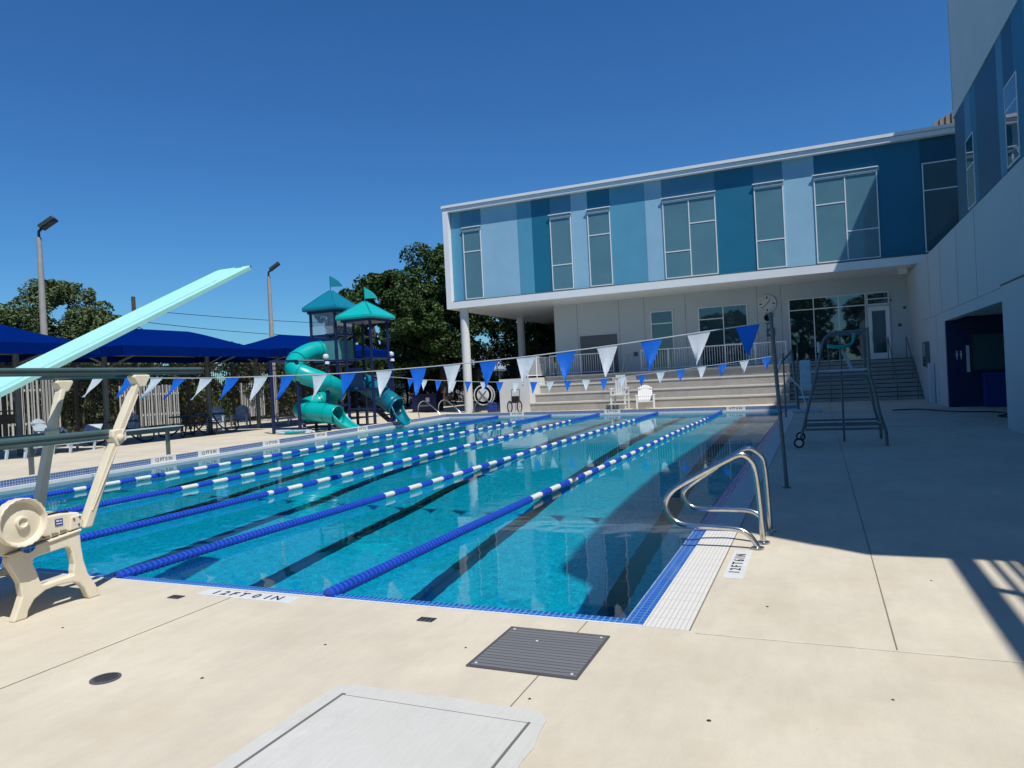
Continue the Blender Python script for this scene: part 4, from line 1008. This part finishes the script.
# ------------------------------------------------------------------ shade canopies
def canopy(x0, x1, y0, y1, ze, zr, label):
    root = thing('shade_canopy', label, 'shade canopy', ((x0 + x1) / 2, (y0 + y1) / 2, 0), 'navy shade canopies')
    xr = (x0 + x1) / 2; w_ = (x1 - x0) / 2; nx, ny = 8, 16; f = MB()
    def hgt(x, y):
        dx = min(x - x0, x1 - x); dy = min(y - y0, y1 - y); d_ = min(dx, dy) / w_
        return ze + (zr - ze) * d_ ** 1.12
    ysn = [y0 + (y1 - y0) * i / 24 for i in range(25)]; xsn = [x0 + (x1 - x0) * i / 12 for i in range(13)]
    for yy in ysn:
        for xx in xsn: f.v.append((xx, yy, hgt(xx, yy)))
    for i in range(24):
        for q in range(12): f.f.append((i * 13 + q, i * 13 + q + 1, (i + 1) * 13 + q + 1, (i + 1) * 13 + q))
    o = build('fabric', f, M['navyfabric'], root, smooth=False); s_ = o.modifiers.new('t', 'SOLIDIFY'); s_.thickness = .01
    f = MB(); rim = [(x0, y0), (x1, y0), (x1, y1), (x0, y1)]
    for (ax, ay), (bx, by) in zip(rim, rim[1:] + rim[:1]):
        f.box(min(ax, bx) - .006, min(ay, by) - .006, ze - .34, max(ax, bx) + .006, max(ay, by) + .006, ze + .01)
    build('valance', f, M['navyfabric'], root)
    yc = (y0 + y1) / 2
    for yy in (y0 + 1.2, y1 - 1.2):
        f = MB(); f.tube([(xr - .3, yy, 0), (xr - .3, yy, ze + .25)], .10, 12); po = build('post', f, M['greysteel'], root)
        f = MB(); f.tube([(xr - .3, yy, ze - .7), (x1 - .3, yy, ze - .08)], .045, 8); f.tube([(xr - .3, yy, ze - .5), (xr - .3, (y1 if yy > yc else y0) + (-.2 if yy > yc else .2), ze - .08)], .045, 8); build('brace', f, M['greysteel'], po)
    f = MB(); f.tube([(x0 + .1, y0 + .1, ze - .05), (x1 - .1, y0 + .1, ze - .05), (x1 - .1, y1 - .1, ze - .05), (x0 + .1, y1 - .1, ze - .05)], .04, 8, closed=True); f.tube([(xr, y0 + w_, zr - .06), (xr, y1 - w_, zr - .06)], .04, 8)
    build('frame', f, M['greysteel'], root)
canopy(-26.4, -22.0, 8.8, 16.6, 3.55, 4.42, 'navy shade canopy at the left edge of the picture, left of the diving board')
canopy(-26.4, -22.0, 17.4, 24.7, 3.55, 4.40, 'navy shade canopy in the middle, crossed by the raised diving board')
canopy(-26.8, -21.7, 25.3, 34.2, 3.60, 4.50, 'navy shade canopy farthest back, behind the slide tower')

# ------------------------------------------------------------------ fence, hedge, backdrop on the left
def fence(p, q, h, label):
    root = thing('picket_fence', label, 'fence', (*p, 0), 'black metal picket fences')
    a = Vector((*p, 0)); b_ = Vector((*q, 0)); L_ = (b_ - a).length; u = (b_ - a).normalized(); n_ = Vector((-u.y, u.x, 0))
    f = MB(); k = int(L_ / .13)
    for i in range(k):
        c_ = a + u * (i * .13); s_ = .011
        f.add([tuple(c_ + u * sx * s_ + n_ * sy * s_ + Vector((0, 0, z))) for z in (.1, h) for sx, sy in ((-1, -1), (1, -1), (1, 1), (-1, 1))], [(0, 1, 5, 4), (1, 2, 6, 5), (2, 3, 7, 6), (3, 0, 4, 7), (4, 5, 6, 7)])
    for z in (.2, h - .35, h - .1):
        f.add([tuple(a + n_ * sy * .018 + Vector((0, 0, z + dz))) for dz in (0, .045) for sy in (-1, 1)] + [tuple(b_ + n_ * sy * .018 + Vector((0, 0, z + dz))) for dz in (0, .045) for sy in (-1, 1)], [(0, 4, 5, 1), (2, 3, 7, 6), (0, 2, 6, 4), (1, 5, 7, 3)])
    build('picket_panel', f, M['fence'], root)
    i = 0
    while i * 3.0 <= L_:
        c_ = a + u * i * 3.0; f = MB(); f.box(c_.x - .06, c_.y - .06, 0, c_.x + .06, c_.y + .06, h + .1); build('post', f, M['fence'], root); i += 1
fence((-29.5, 6), (-29.5, 48), 3.3, 'tall black picket fence behind the shade canopies and loungers')
fence((-29.5, 48), (-13, 50), 2.6, 'black picket fence at the back below the dark oak trees')
def slatwall(y0, y1, h, label):
    root = thing('white_slat_fence', label, 'fence', (-31.5, y0, 0), 'white slatted fences beyond the black pickets')
    f = MB(); y = y0
    while y < y1: f.box(-31.5, y, .3, -31.42, y + .10, h + .03 * math.sin(y * 7)); y += .225
    build('slats', f, M['vinyl'], root); f = MB(); f.box(-31.54, y0, .8, -31.5, y1, .9); f.box(-31.54, y0, h - .5, -31.5, y1, h - .4); build('rail', f, M['vinyl'], root)
slatwall(16.3, 21.6, 2.75, 'white slatted fence stretch seen beyond the pickets at the far left'); slatwall(24.6, 28.2, 2.35, 'white slatted fence stretch seen beyond the pickets behind the middle canopy'); slatwall(32.6, 34.6, 2.3, 'narrow white slatted fence stretch seen beside the slide tower')

def crown_mesh(name, clumps, n, leaf, material, seed):
    """leaf-sized faces in clumps spread through the crown volume"""
    rnd = random.Random(seed); vs = []; fs = []
    tot = sum(c[3] ** 2 for c in clumps)
    for cx, cy, cz, r_ in clumps:
        k = int(n * r_ ** 2 / tot)
        for _ in range(k):
            while True:
                d_ = Vector((rnd.uniform(-1, 1), rnd.uniform(-1, 1), rnd.uniform(-1, 1)))
                if .05 < d_.length < 1: break
            rad = d_.length ** .45; p = d_.normalized() * r_ * rad; p.z *= .8
            p += Vector((cx, cy, cz))
            nn_ = noise.noise(p * 1.1 + Vector((seed, 0, 0)))
            if nn_ < -.08: continue
            s_ = leaf * rnd.uniform(.5, 1.35)
            a = Vector((rnd.gauss(0, 1), rnd.gauss(0, 1), rnd.gauss(0, .6))).normalized(); b_ = a.cross(Vector((rnd.gauss(0, 1), rnd.gauss(0, 1), rnd.gauss(0, 1)))).normalized()
            o = len(vs)
            vs += [tuple(p - a * s_), tuple(p + b_ * s_ * .55), tuple(p + a * s_), tuple(p - b_ * s_ * .55)]
            fs.append((o, o + 1, o + 2, o + 3))
    me = bpy.data.meshes.new(name); me.from_pydata(vs, [], fs); me.materials.append(material); return me
def tree(name, x, y, h, r_, label, material, seed, n=16000, leaf=.16, trunk=.28, base=.25, group=None, nclump=26, thin=False):
    rnd = random.Random(seed); root = thing(name, label, 'tree', (x, y, 0), group)
    cz0 = h * base; clumps = []
    for k in range(nclump):
        a = rnd.uniform(0, 2 * math.pi); t = rnd.random(); z = cz0 + (h - cz0) * (.12 + .80 * t)
        env = math.sin(math.pi * (.18 + .72 * t)) ** .8
        rad = r_ * env * math.sqrt(rnd.random()); cr = r_ * (rnd.uniform(.22, .38) if nclump < 50 else rnd.uniform(.13, .30))
        clumps.append((rad * math.cos(a), rad * math.sin(a), min(z, h - cr * .8), cr))
    clumps.append((0, 0, h - r_ * .28, r_ * .28))
    me = crown_mesh('crown', clumps, n, leaf, material, seed)
    c = bpy.data.objects.new('crown', me); col.objects.link(c); c.parent = root
    f = MB(); f.tube([(0, 0, -.05), (rnd.uniform(-.15, .15), rnd.uniform(-.15, .15), h * .3), (rnd.uniform(-.4, .4), rnd.uniform(-.4, .4), h * .62)], [trunk, trunk * .75, trunk * .35], 10)
    for cx, cy, cz, cr in clumps[:12]:
        z0 = h * rnd.uniform(.22, .45); f.tube([(0, 0, z0), (cx * .45, cy * .45, z0 + (cz - z0) * .6), (cx, cy, cz)], [trunk * .42, trunk * .25, .03], 6)
    build('trunk', f, M['bark'], root, local=True)
    return root
oaks = [(-27.5, 41.5, 9.6, 3.8, 'leafmost', 'dark oak just right of the slide tower roofs, lowest of the oak group'), (-26.0, 47.5, 12.6, 5.2, '', 'tallest dark oak rising beside the white corner of the building'),
        (-20.5, 54, 11.5, 5.0, '', 'dark oak filling the opening behind the front white column'), (-30.5, 52, 10.5, 4.6, '', 'dark oak standing behind the gap between slide tower and tall oak'),
        (-15.0, 66, 11, 5.2, '', 'dark oak seen under the overhang beside the lower white wall')]
for i, (x, y, h, r_, _, lb_) in enumerate(oaks):
    tree('oak_tree', x, y, h, r_, lb_, M['leafdark'], 11 + i, n=90000 if i < 3 else 50000, leaf=.115, trunk=.35, base=.16, nclump=70)
lefts = [(-52, 29.5, 8.8, 5.0, 'grey green tree top at the left picture edge above the canopy'), (-51.5, 35.3, 11.0, 5.0, 'broad tallest grey green tree behind the left light pole'), (-50.5, 38.0, 8.6, 3.4, 'grey green tree between light pole and wooden utility pole')]
for i, (x, y, h, r_, lb_) in enumerate(lefts): tree('broadleaf_tree', x, y, h, r_, lb_, M['leafpale'], 41 + i, n=60000, leaf=.12, trunk=.3, base=.15, nclump=70)
for i, (x, y, h, r_) in enumerate(((-12, -30, 10, 5.5), (-2, -33, 12, 6), (8, -29, 11, 5.5), (17, -32, 10, 5))):  # unseen trees added behind the camera so the glass doors have something to reflect
    if i == 0: bt0 = tree('broadleaf_tree', x, y, h, r_, 'leafy tree added unseen behind the camera to give the glass doors a reflection', M['leafdark'], 91, n=14000, leaf=.3, base=.1, group='trees added for window reflections')
    else:
        o = copy_tree(bt0); o.location = (x, y, 0); o.rotation_euler = (0, 0, i * 1.7); o.scale = (1, 1, h / 10)
# hedge shrubs behind the fence
random.seed(21)
sh_me = []
for k in range(3):
    rnd = random.Random(70 + k); cl = [(rnd.uniform(-.7, .7), rnd.uniform(-1.2, 1.2), rnd.uniform(.5, 3.0), rnd.uniform(.6, .95)) for _ in range(13)]
    sh_me.append(crown_mesh('foliage', cl, 9000, .085, M['leafhedge'], 80 + k))
sproto = []
for k in range(3):
    s_ = thing('hedge_shrub', 'tall leafy shrub in the dense hedge behind the black picket fence', 'shrub', (0, 0, 0), 'hedge shrubs behind the fence')
    c = bpy.data.objects.new('foliage', sh_me[k]); col.objects.link(c); c.parent = s_
    f = MB(); f.tube([(0, 0, 0), (.05, .1, 1.4), (.1, -.1, 2.4)], [.06, .045, .02], 6); build('stem', f, M['bark'], s_, local=True); sproto.append(s_)
spots = [(-33 - .4 * (k % 3), 8.0 + k * 1.75) for k in range(24)] + [(-31 + 1.9 * k, 51.5 + .3 * (k % 2)) for k in range(10)]
for k, (x, y) in enumerate(spots):
    s_ = sproto[k] if k < 3 else copy_tree(sproto[k % 3])
    s_.location = (x, y, 0); s_.rotation_euler = (0, 0, (k * 1.3) if k % 2 else 0); sc_ = 1.0 + .12 * math.sin(k * 2.1); s_.scale = (sc_, sc_ * 1.15, sc_ * 1.38)

# far pale house beyond the oaks
hs = thing('far_house', 'pale single storey house with light blue grey roof glimpsed under the oaks', 'house', (-40, 72, 0))
f = MB(); f.box(-52, 70, 0, -28, 80, 2.8); wl = build('wall', f, M['vinyl'], hs)
f = MB(); f.prism([(69.4, 2.8), (80.6, 2.8), (75, 5.2)], 'x', -52.6, -27.4); build('roof', f, mat('pale_roof', (.33, .38, .44), .7), hs)
f = MB()
for x in (-49, -45, -38, -33): f.box(x, 69.95, 1.0, x + 1.3, 69.99, 2.2)
build('window', f, M['glassdark'], hs)

# ------------------------------------------------------------------ light poles, utility pole, wires
def lightpole(x, y, h, ang, label):
    root = thing('light_pole', label, 'light pole', (x, y, 0), 'deck light poles')
    f = MB(); f.tube([(x, y, 0), (x, y, h * .55), (x, y, h)], [.17, .14, .10], 16); build('pole', f, M['pole'], root)
    f = MB(); f.tube([(x, y, h - .05), (x, y, h + .25), (x + .15, y + .1, h + .45)], .06, 8); hd = build('bracket', f, M['darksteel'], root)
    f = MB(); c_ = Vector((x + .32, y + .22, h + .62)); u = Vector((math.cos(ang), math.sin(ang), .75)).normalized(); s_ = Vector((-math.sin(ang), math.cos(ang), 0)); n_ = u.cross(s_).normalized()
    vs = [tuple(c_ + u * a * .36 + s_ * b_ * .30 + n_ * cc * .085) for cc in (-1, 1) for a, b_ in ((-1, -1), (1, -1), (1, 1), (-1, 1))]
    f.add(vs, [(0, 3, 2, 1), (4, 5, 6, 7), (0, 1, 5, 4), (1, 2, 6, 5), (2, 3, 7, 6), (3, 0, 4, 7)]); lh = build('lamp_head', f, M['darksteel'], root, bevel=.02)
    f = MB(); vs = [tuple(c_ + u * a * .27 + s_ * b_ * .22 - n_ * cc) for cc in (.091, .10) for a, b_ in ((-1, -1), (1, -1), (1, 1), (-1, 1))]
    f.add(vs, [(0, 3, 2, 1), (4, 5, 6, 7), (0, 1, 5, 4), (1, 2, 6, 5), (2, 3, 7, 6), (3, 0, 4, 7)]); build('lens', f, M['signgreen'], lh)
lightpole(-31.0, 20.75, 8.95, .64, 'taller looking concrete light pole with black floodlight at the far left')
lightpole(-31.0, 34.95, 8.85, .64, 'concrete light pole with black floodlight just left of the slide tower')
up = thing('utility_pole', 'dark wooden utility pole beyond the middle canopy carrying thin wires', 'utility pole', (-44, 35.9, 0))
f = MB(); f.tube([(-44, 35.9, 0), (-44, 35.9, 8.9)], [.17, .13], 10); build('pole', f, M['woodpole'], up)
f = MB(); f.lathe([(.22, 0), (.24, .1), (.22, .55)], (-44.3, 35.6, 6.4), n=12); build('transformer', f, M['greysteel'], up)
def wire(p, q, sag, lb_):
    f = MB(); f.tube([tuple(Vector(p).lerp(Vector(q), k / 20) - Vector((0, 0, 4 * sag * (k / 20) * (1 - k / 20)))) for k in range(21)], .022, 4)
    tag(build('overhead_wire', f, M['black'], loc=p), lb_, 'wire', 'overhead wires')
wire((-44, 36, 8.0), (-40, 78, 8.9), .5, 'upper thin black wire sagging right from the wooden pole'); wire((-44, 36, 7.2), (-40, 78, 7.9), .9, 'lower thin black wire sagging right from the wooden pole')

# ------------------------------------------------------------------ furniture
def adirondack(mt_):
    """resin chair, faces +x in its own space, origin on the ground"""
    root = thing('deck_chair', '', 'chair')
    s_ = MB()
    for k in range(6): s_.box(-.02 + k * .09, -.27, .36 - k * .012 + .0, .06 + k * .09, .27, .385 - k * .012)
    s_.box(-.02, -.27, .30, .52, -.24, .36); s_.box(-.02, .24, .30, .52, .27, .36)
    build('seat', s_, mt_, root, local=True)
    b_ = MB(); n = 7
    for k in range(n):
        yy = -.26 + k * .076; tp = .98 - .10 * ((k - 3) / 3) ** 2
        b_.add([(-.04, yy, .34), (-.04, yy + .068, .34), (-.34, yy + .068, tp), (-.34, yy, tp), (-.07, yy, .33), (-.07, yy + .068, .33), (-.37, yy + .068, tp), (-.37, yy, tp)], [(0, 1, 2, 3), (7, 6, 5, 4), (0, 4, 5, 1), (1, 5, 6, 2), (2, 6, 7, 3), (3, 7, 4, 0)])
    b_.box(-.15, -.27, .48, -.115, .27, .52); b_.box(-.30, -.27, .80, -.265, .27, .84)
    build('backrest', b_, mt_, root, local=True)
    for sy in (-1, 1):
        y_ = sy * .31
        a = MB(); a.box(-.18, y_ - .06, .56, .50, y_ + .06, .585); build('armrest', a, mt_, root, bevel=.008, local=True)
        l_ = MB(); l_.prism([(.42, .56), (.49, .56), (.56, 0), (.47, 0)], 'y', y_ - .03, y_ + .03); build('leg', l_, mt_, root, local=True)
        l_ = MB(); l_.prism([(-.16, .56), (-.06, .56), (-.22, 0), (-.33, 0)], 'y', y_ - .03, y_ + .03); build('leg', l_, mt_, root, local=True)
    return root
def chaise(mt_):
    root = thing('sun_lounger', '', 'sun lounger')
    s_ = MB()
    for k in range(14): s_.box(-.15 + k * .095, -.3, .33, -.075 + k * .095, .3, .355)
    s_.box(-.2, -.33, .28, 1.25, -.30, .37); s_.box(-.2, .30, .28, 1.25, .33, .37); build('seat', s_, mt_, root, local=True)
    b_ = MB(); b_.add([(-.18, -.3, .34), (-.18, .3, .34), (-.62, .3, .86), (-.62, -.3, .86), (-.21, -.3, .32), (-.21, .3, .32), (-.65, .3, .84), (-.65, -.3, .84)], [(0, 1, 2, 3), (7, 6, 5, 4), (0, 4, 5, 1), (1, 5, 6, 2), (2, 6, 7, 3), (3, 7, 4, 0)]); build('backrest', b_, mt_, root, local=True)
    for x in (-.12, 1.15):
        for sy in (-1, 1):
            l_ = MB(); l_.prism([(x - .05, .3), (x + .05, .3), (x + .11, 0), (x + .03, 0)], 'y', sy * .3 - .025, sy * .3 + .025); build('leg', l_, mt_, root, local=True)
    return root
def table(mt_):
    root = thing('picnic_table', '', 'picnic table')
    t_ = MB(); t_.lathe([(.62, 0), (.63, .02), (.62, .04)], (0, 0, .72), n=8); build('tabletop', t_, mt_, root, local=True)
    for k in range(4):
        a = math.pi / 2 * k + .4; c_, s_ = math.cos(a), math.sin(a)
        b_ = MB(); vs = [(c_ * 1.05 - s_ * q * .42, s_ * 1.05 + c_ * q * .42) for q in (-1, 1)] + [(c_ * .80 - s_ * q * .36, s_ * .80 + c_ * q * .36) for q in (1, -1)]
        b_.prism(vs, 'z', .43, .46); build('seat', b_, mt_, root, local=True)
        l_ = MB(); l_.tube(smoothpath([(c_ * .1, s_ * .1, .70), (c_ * .35, s_ * .35, .25), (c_ * .7, s_ * .7, .04), (c_ * .98, s_ * .98, .12), (c_ * .98, s_ * .98, .43)], 4), .028, 8); build('leg', l_, M['darksteel'], root, local=True)
    return root
ch0 = adirondack(M['plasticgrey']); first = True
for x, y, a, lb_ in ((-26.9, 26.2, -.9, 'pale blue resin chair in canopy shade, left one of the pair beside the slide tower'), (-26.3, 27.2, -1.0, 'pale blue resin chair in canopy shade, right one of the pair beside the slide tower'),
                     (-26.6, 21.2, -.8, 'pale blue resin chair in canopy shade just right of the near diving stand post'), (-26.9, 17.9, .2, 'pale blue resin chair seen between the two diving stand posts'), (-24.6, 13.4, -.9, 'pale blue resin chair at the far left picture edge behind the low bench rail')):
    o = ch0 if first else copy_tree(ch0); first = False; o.location = (x, y, 0); o.rotation_euler = (0, 0, a); o.scale = (1.15,) * 3; tag(o, lb_, 'chair', 'resin chairs under the canopies')
lg0 = chaise(M['plasticgrey']); first = True
for x, y, a, lb_ in ((-23.4, 15.4, -1.2, 'pale resin sun lounger at far left, partly hidden by the diving stand'), (-23.6, 17.0, -1.2, 'pale resin sun lounger left of the rear diving stand post'), (-25.0, 29.6, -1.4, 'pale resin sun lounger seen between the tower legs, nearer one'), (-24.6, 31.2, -1.4, 'pale resin sun lounger seen between the tower legs, farther one')):
    o = lg0 if first else copy_tree(lg0); first = False; o.location = (x, y, 0); o.rotation_euler = (0, 0, a); tag(o, lb_, 'sun lounger', 'sun loungers under the canopies')
tb0 = table(M['navy']); first = True
for x, y, lb_ in ((-24.6, 19.2, 'navy round picnic table behind the near diving stand post'), (-25.0, 24.0, 'navy round picnic table just left of the pair of pale chairs'), (-24.4, 22.2, 'navy round picnic table partly hidden by the low bench rail')):
    o = tb0 if first else copy_tree(tb0); first = False; o.location = (x, y, 0); o.rotation_euler = (0, 0, y); o.scale = (1.15,) * 3; tag(o, lb_, 'picnic table', 'navy picnic tables')
grl = thing('charcoal_grill', 'small black pedestal grill in front of the white slats at the left', 'grill', (-28.0, 16.9, 0))
f = MB(); f.tube([(-28, 16.9, 0), (-28, 16.9, 1.0)], .05, 8); build('pedestal', f, M['black'], grl); f = MB(); f.box(-28.35, 16.6, 1.0, -27.65, 17.2, 1.35); f.box(-28.4, 16.55, 1.45, -27.6, 17.25, 1.50); build('firebox', f, M['black'], grl)
# far end furniture
ad = adirondack(M['plasticwhite']); ad.location = (-7.55, 33.4, 0); ad.rotation_euler = (0, 0, -1.35); ad.scale = (1.2, 1.25, 1.15); tag(ad, 'low white resin armchair in the sun at the foot of the bleachers', 'chair')
lgc = thing('lifeguard_chair', 'tall white resin lifeguard chair in the sun in front of the bleachers', 'lifeguard chair', (-8.9, 33.1, 0))
cx, cy = -8.72, 33.2
for sx in (-1, 1):
    for yy, in ((-.35,), (.35,)):
        f = MB(); f.box(cx + sx * .33 - .04, cy + yy - .04, 0, cx + sx * .33 + .04, cy + yy + .04, 1.02 if yy < 0 else .9); build('leg', f, M['plasticwhite'], lgc, bevel=.01)
f = MB(); f.box(cx - .36, cy - .42, .70, cx + .36, cy + .35, .76); build('seat', f, M['plasticwhite'], lgc)
f = MB(); f.box(cx - .40, cy - .55, .28, cx + .40, cy - .35, .33); build('footrest', f, M['plasticwhite'], lgc)
f = MB()
for k in range(5): f.box(cx - .27 + k * .115, cy + .28 + .0, .76, cx - .17 + k * .115, cy + .33, 1.50 + .05 * (1 - abs(k - 2) / 2))
f.box(cx - .22, cy + .25, 1.52, cx + .22, cy + .36, 1.66)
build('backrest', f, M['plasticwhite'], lgc)
for sx in (-1, 1):
    f = MB(); f.box(cx + sx * .36 - .05, cy - .42, 1.0, cx + sx * .36 + .05, cy + .32, 1.05); build('armrest', f, M['plasticwhite'], lgc)
# lane line reel
rl = thing('storage_reel', 'large round white and black storage reel on a steel frame beside the column', 'reel', (-16.6, 35.2, 0))
rx, ry, rz = -16.75, 35.0, .95
for yy in (-.0, .3):
    f = MB(); f.lathe([(.56, 0), (.56, .03), (.50, .03), (.50, 0)], (rx, ry + yy, rz), 'y', 36); build('outer_ring', f, M['plasticwhite'], rl)
f = MB(); f.lathe([(.49, .01), (.49, .30), (.47, .30)], (rx, ry, rz), 'y', 30); build('rope_coil', f, M['black'], rl)
f = MB(); f.lathe([(.36, 0), (.36, -.03), (.34, -.035)], (rx, ry - .002, rz), 'y', 30); build('hub_disc', f, M['plasticwhite'], rl)
f = MB()
for a in (2.3, 5.5, .8): f.tube([(rx, ry - .05, rz - .02), (rx + .33 * math.cos(a), ry - .05, rz + .33 * math.sin(a))], .022, 6)
build('spokes', f, M['black'], rl)
for sx in (-1, 1):
    f = MB(); f.tube([(rx + sx * .62, ry - .1, 0), (rx + sx * .42, ry - .08, .5), (rx, ry - .06, rz)], .03, 8); f.tube([(rx + sx * .62, ry - .1, .05), (rx + sx * .62, ry + 1.0, .05)], .03, 8); build('stand', f, M['greysteel'], rl)
bl_ = thing('folded_cover', 'stack of folded blue pool cover beside the storage reel', 'cover', (-15.85, 34.8, 0))
f = MB()
for k in range(4): f.box(-16.15 + .02 * (k % 2), 34.15, .02 + k * .14, -15.6 - .03 * (k % 2), 34.26, .13 + k * .14)
build('folds', f, M['bluecover'], bl_, bevel=.03)
# blue storage bin
bn = thing('storage_bin', 'navy blue storage bin with small white label on the far left deck', 'storage bin', (-22.0, 38.3, 0))
f = MB(); f.box(-23.0, 37.9, .05, -21.3, 38.8, 1.05); build('body', f, M['navy'], bn, bevel=.03); f = MB(); f.box(-23.05, 37.85, 1.05, -21.25, 38.85, 1.12); build('lid', f, M['navy'], bn, bevel=.02)
f = MB(); f.box(-22.0, 37.88, .62, -21.75, 37.895, .88); build('label', f, M['plasticwhite'], bn)
f = MB()
for k in range(9): f.box(-22.45 + k * .09, 37.88, .35 + .02 * (k % 2), -22.40 + k * .09, 37.895, .42 + .02 * (k % 3))
build('lettering', f, M['plasticwhite'], bn)
# wheelchair style aid
wc = thing('wheelchair', 'black folding wheelchair with high push bar against the white box shaped wall', 'wheelchair', (-14.55, 33.6, 0))
wx, wy = -14.35, 33.6
for sx in (-1, 1):
    f = MB(); c_ = (wx + sx * .27, wy + .05, .31)
    f.tube([(c_[0], c_[1] + .29 * math.cos(a), c_[2] + .29 * math.sin(a)) for a in [k * math.pi / 12 for k in range(24)]], .032, 6, closed=True); whl = build('wheel', f, M['rubber'], wc)
    f = MB()
    for k in range(6): a = k * math.pi / 3; f.tube([c_, (c_[0], c_[1] + .28 * math.cos(a), c_[2] + .28 * math.sin(a))], .006, 4)
    build('spokes', f, M['steel'], whl)
    f = MB(); f.tube([(wx + sx * .22, wy - .35, .10), (wx + sx * .22, wy - .3, .5), (wx + sx * .22, wy + .2, .52), (wx + sx * .22, wy + .25, 1.2)], .015, 6); build('side_frame', f, M['darksteel'], wc)
f = MB(); f.tube([(wx - .22, wy + .25, 1.18), (wx + .22, wy + .25, 1.18)], .018, 6); build('push_bar', f, M['darksteel'], wc)
f = MB(); f.box(wx - .21, wy - .28, .50, wx + .21, wy + .18, .55); build('seat', f, M['rubber'], wc); f = MB(); f.box(wx - .20, wy + .18, .55, wx + .20, wy + .21, .85); build('backrest', f, M['rubber'], wc)
# ladder rails at the far left of the pool
ld = thing('pool_ladder', 'bent steel ladder rails at the far left corner of the pool by the blue slide', 'ladder', (-18.4, 31.6, 0))
for k, (x, y) in enumerate(((-18.9, 31.8), (-18.1, 32.5))):
    f = MB(); f.tube(smoothpath([(x, y, 0), (x - .05, y, .45), (x + .05, y, .72), (x + .3, y - .05, .85), (x + .55, y - .1, .78), (x + 1.2, y - .3, .35), (x + 1.45, y - .35, .05)][::1] if k == 0 else [(x, y, 0), (x - .05, y, .45), (x + .05, y, .72), (x + .3, y - .05, .85), (x + .55, y - .1, .78), (x + 1.2, y - .3, .35), (x + 1.45, y - .35, .05)], 5), .026, 8); build('rail', f, M['steel'], ld)

# rolling lifeguard stand
ls = thing('lifeguard_stand', 'rolling steel tube lifeguard stand with teal seat on the shaded right deck', 'lifeguard stand', (.3, 16, 0))
def tb(name, pts, r=.03, m_='greysteel', sub=6, parent=None): f = MB(); f.tube(smoothpath(pts, sub) if sub else pts, r, 10); return build(name, f, M[m_], parent or ls)
Y1_, Y2_ = 15.55, 17.0
for i, Yp in enumerate((Y1_, Y2_)):
    k = 1.0
    tb('side_frame', [(-.40, Yp, .16), (-.33, Yp, .42), (-.19, Yp, .95), (-.05, Yp, 1.46), (.06, Yp, 1.95), (.12, Yp, 2.14), (.22, Yp, 2.24), (.36, Yp, 2.275), (.60, Yp, 2.275), (.90, Yp, 2.275)])
    tb('rear_tube', [(.90, Yp, 2.33), (.905, Yp, 2.0), (.91, Yp, 1.42), (.95, Yp, 1.25), (1.06, Yp, .62), (1.14, Yp, .30), (1.15, Yp, .02)])
    tb('cross_tube', [(-.30, Yp, .36), (1.09, Yp, .36)], .022, sub=0); tb('cross_tube', [(-.31, Yp + .01, .44), (1.09, Yp + .01, .44)], .022, sub=0); tb('cross_tube', [(-.06, Yp, 1.38), (.92, Yp, 1.38)], .022, sub=0)
    whl = MB(); whl.lathe([(.10, -.02), (.10, .02), (.085, .022)], (-.43, Yp - .06, .10), 'y', 20); wq = build('wheel', whl, M['rubber'], ls)
    hb = MB(); hb.lathe([(.065, 0), (.065, -.012), (.02, -.016)], (-.43, Yp - .08, .10), 'y', 16); build('hub', hb, M['plasticwhite'], wq)
for x, z in ((-.05, 1.46), (.91, 1.42), (.90, 2.27), (.15, 2.2), (-.3, .4), (1.1, .4)): tb('tie_tube', [(x, Y1_, z), (x, Y2_, z)], .022, sub=0)
tb('ladder_upright', [(.42, 16.2, .05), (.42, 16.2, 2.27)], .022, sub=0)
f = MB(); f.box(-.15, 16.1, 1.50, .98, 16.5, 1.54); build('footboard', f, M['plasticgrey'], ls)
f = MB(); secs = [(.18, 2.0), (.30, 1.975), (.48, 1.96), (.60, 1.985), (.68, 2.06), (.72, 2.18), (.735, 2.32)]
for x, z in secs:
    for yy in (-.24, -.20, .20, .24):
        up_ = .05 if abs(yy) > .22 else 0; f.v.append((x - up_ * .6 * (z > 2.0), 16.3 + yy, z + up_ * (z < 2.05)))
for i in range(len(secs) - 1):
    for q in range(3): f.f.append((i * 4 + q, i * 4 + q + 1, (i + 1) * 4 + q + 1, (i + 1) * 4 + q))
f.sm = True; o = build('seat_shell', f, M['teal'], ls); s_ = o.modifiers.new('t', 'SOLIDIFY'); s_.thickness = .03
tb('seat_post', [(.45, 16.3, 1.96), (.62, 16.3, 1.54)], .035, 'plasticgrey', sub=0)
tb('hand_grip', [(.02, 15.9, 1.9), (.02, 15.9, 2.12)], .03, 'plasticgrey', sub=0)
# pool lift
pl = thing('pool_lift', 'shaded pool lift with upright mast and pale panel at the far right pool corner', 'pool lift', (-.55, 27.4, 0))
f = MB(); f.box(-.95, 27.2, 0, .05, 27.8, .12); build('base', f, M['plasticgrey'], pl, bevel=.02)
f = MB(); f.tube([(-.72, 27.4, .1), (-.86, 27.4, 2.25)], .05, 10); f.tube([(-.86, 27.4, 2.2), (-1.3, 27.2, 1.7)], .035, 8); build('mast', f, M['greysteel'], pl)
f = MB(); f.box(-.62, 27.45, .75, -.25, 27.6, 1.85); build('panel', f, M['plasticgrey'], pl, bevel=.04)
f = MB(); f.box(-.7, 27.15, .5, -.2, 27.5, .58); build('seat', f, M['plasticgrey'], pl, bevel=.02)
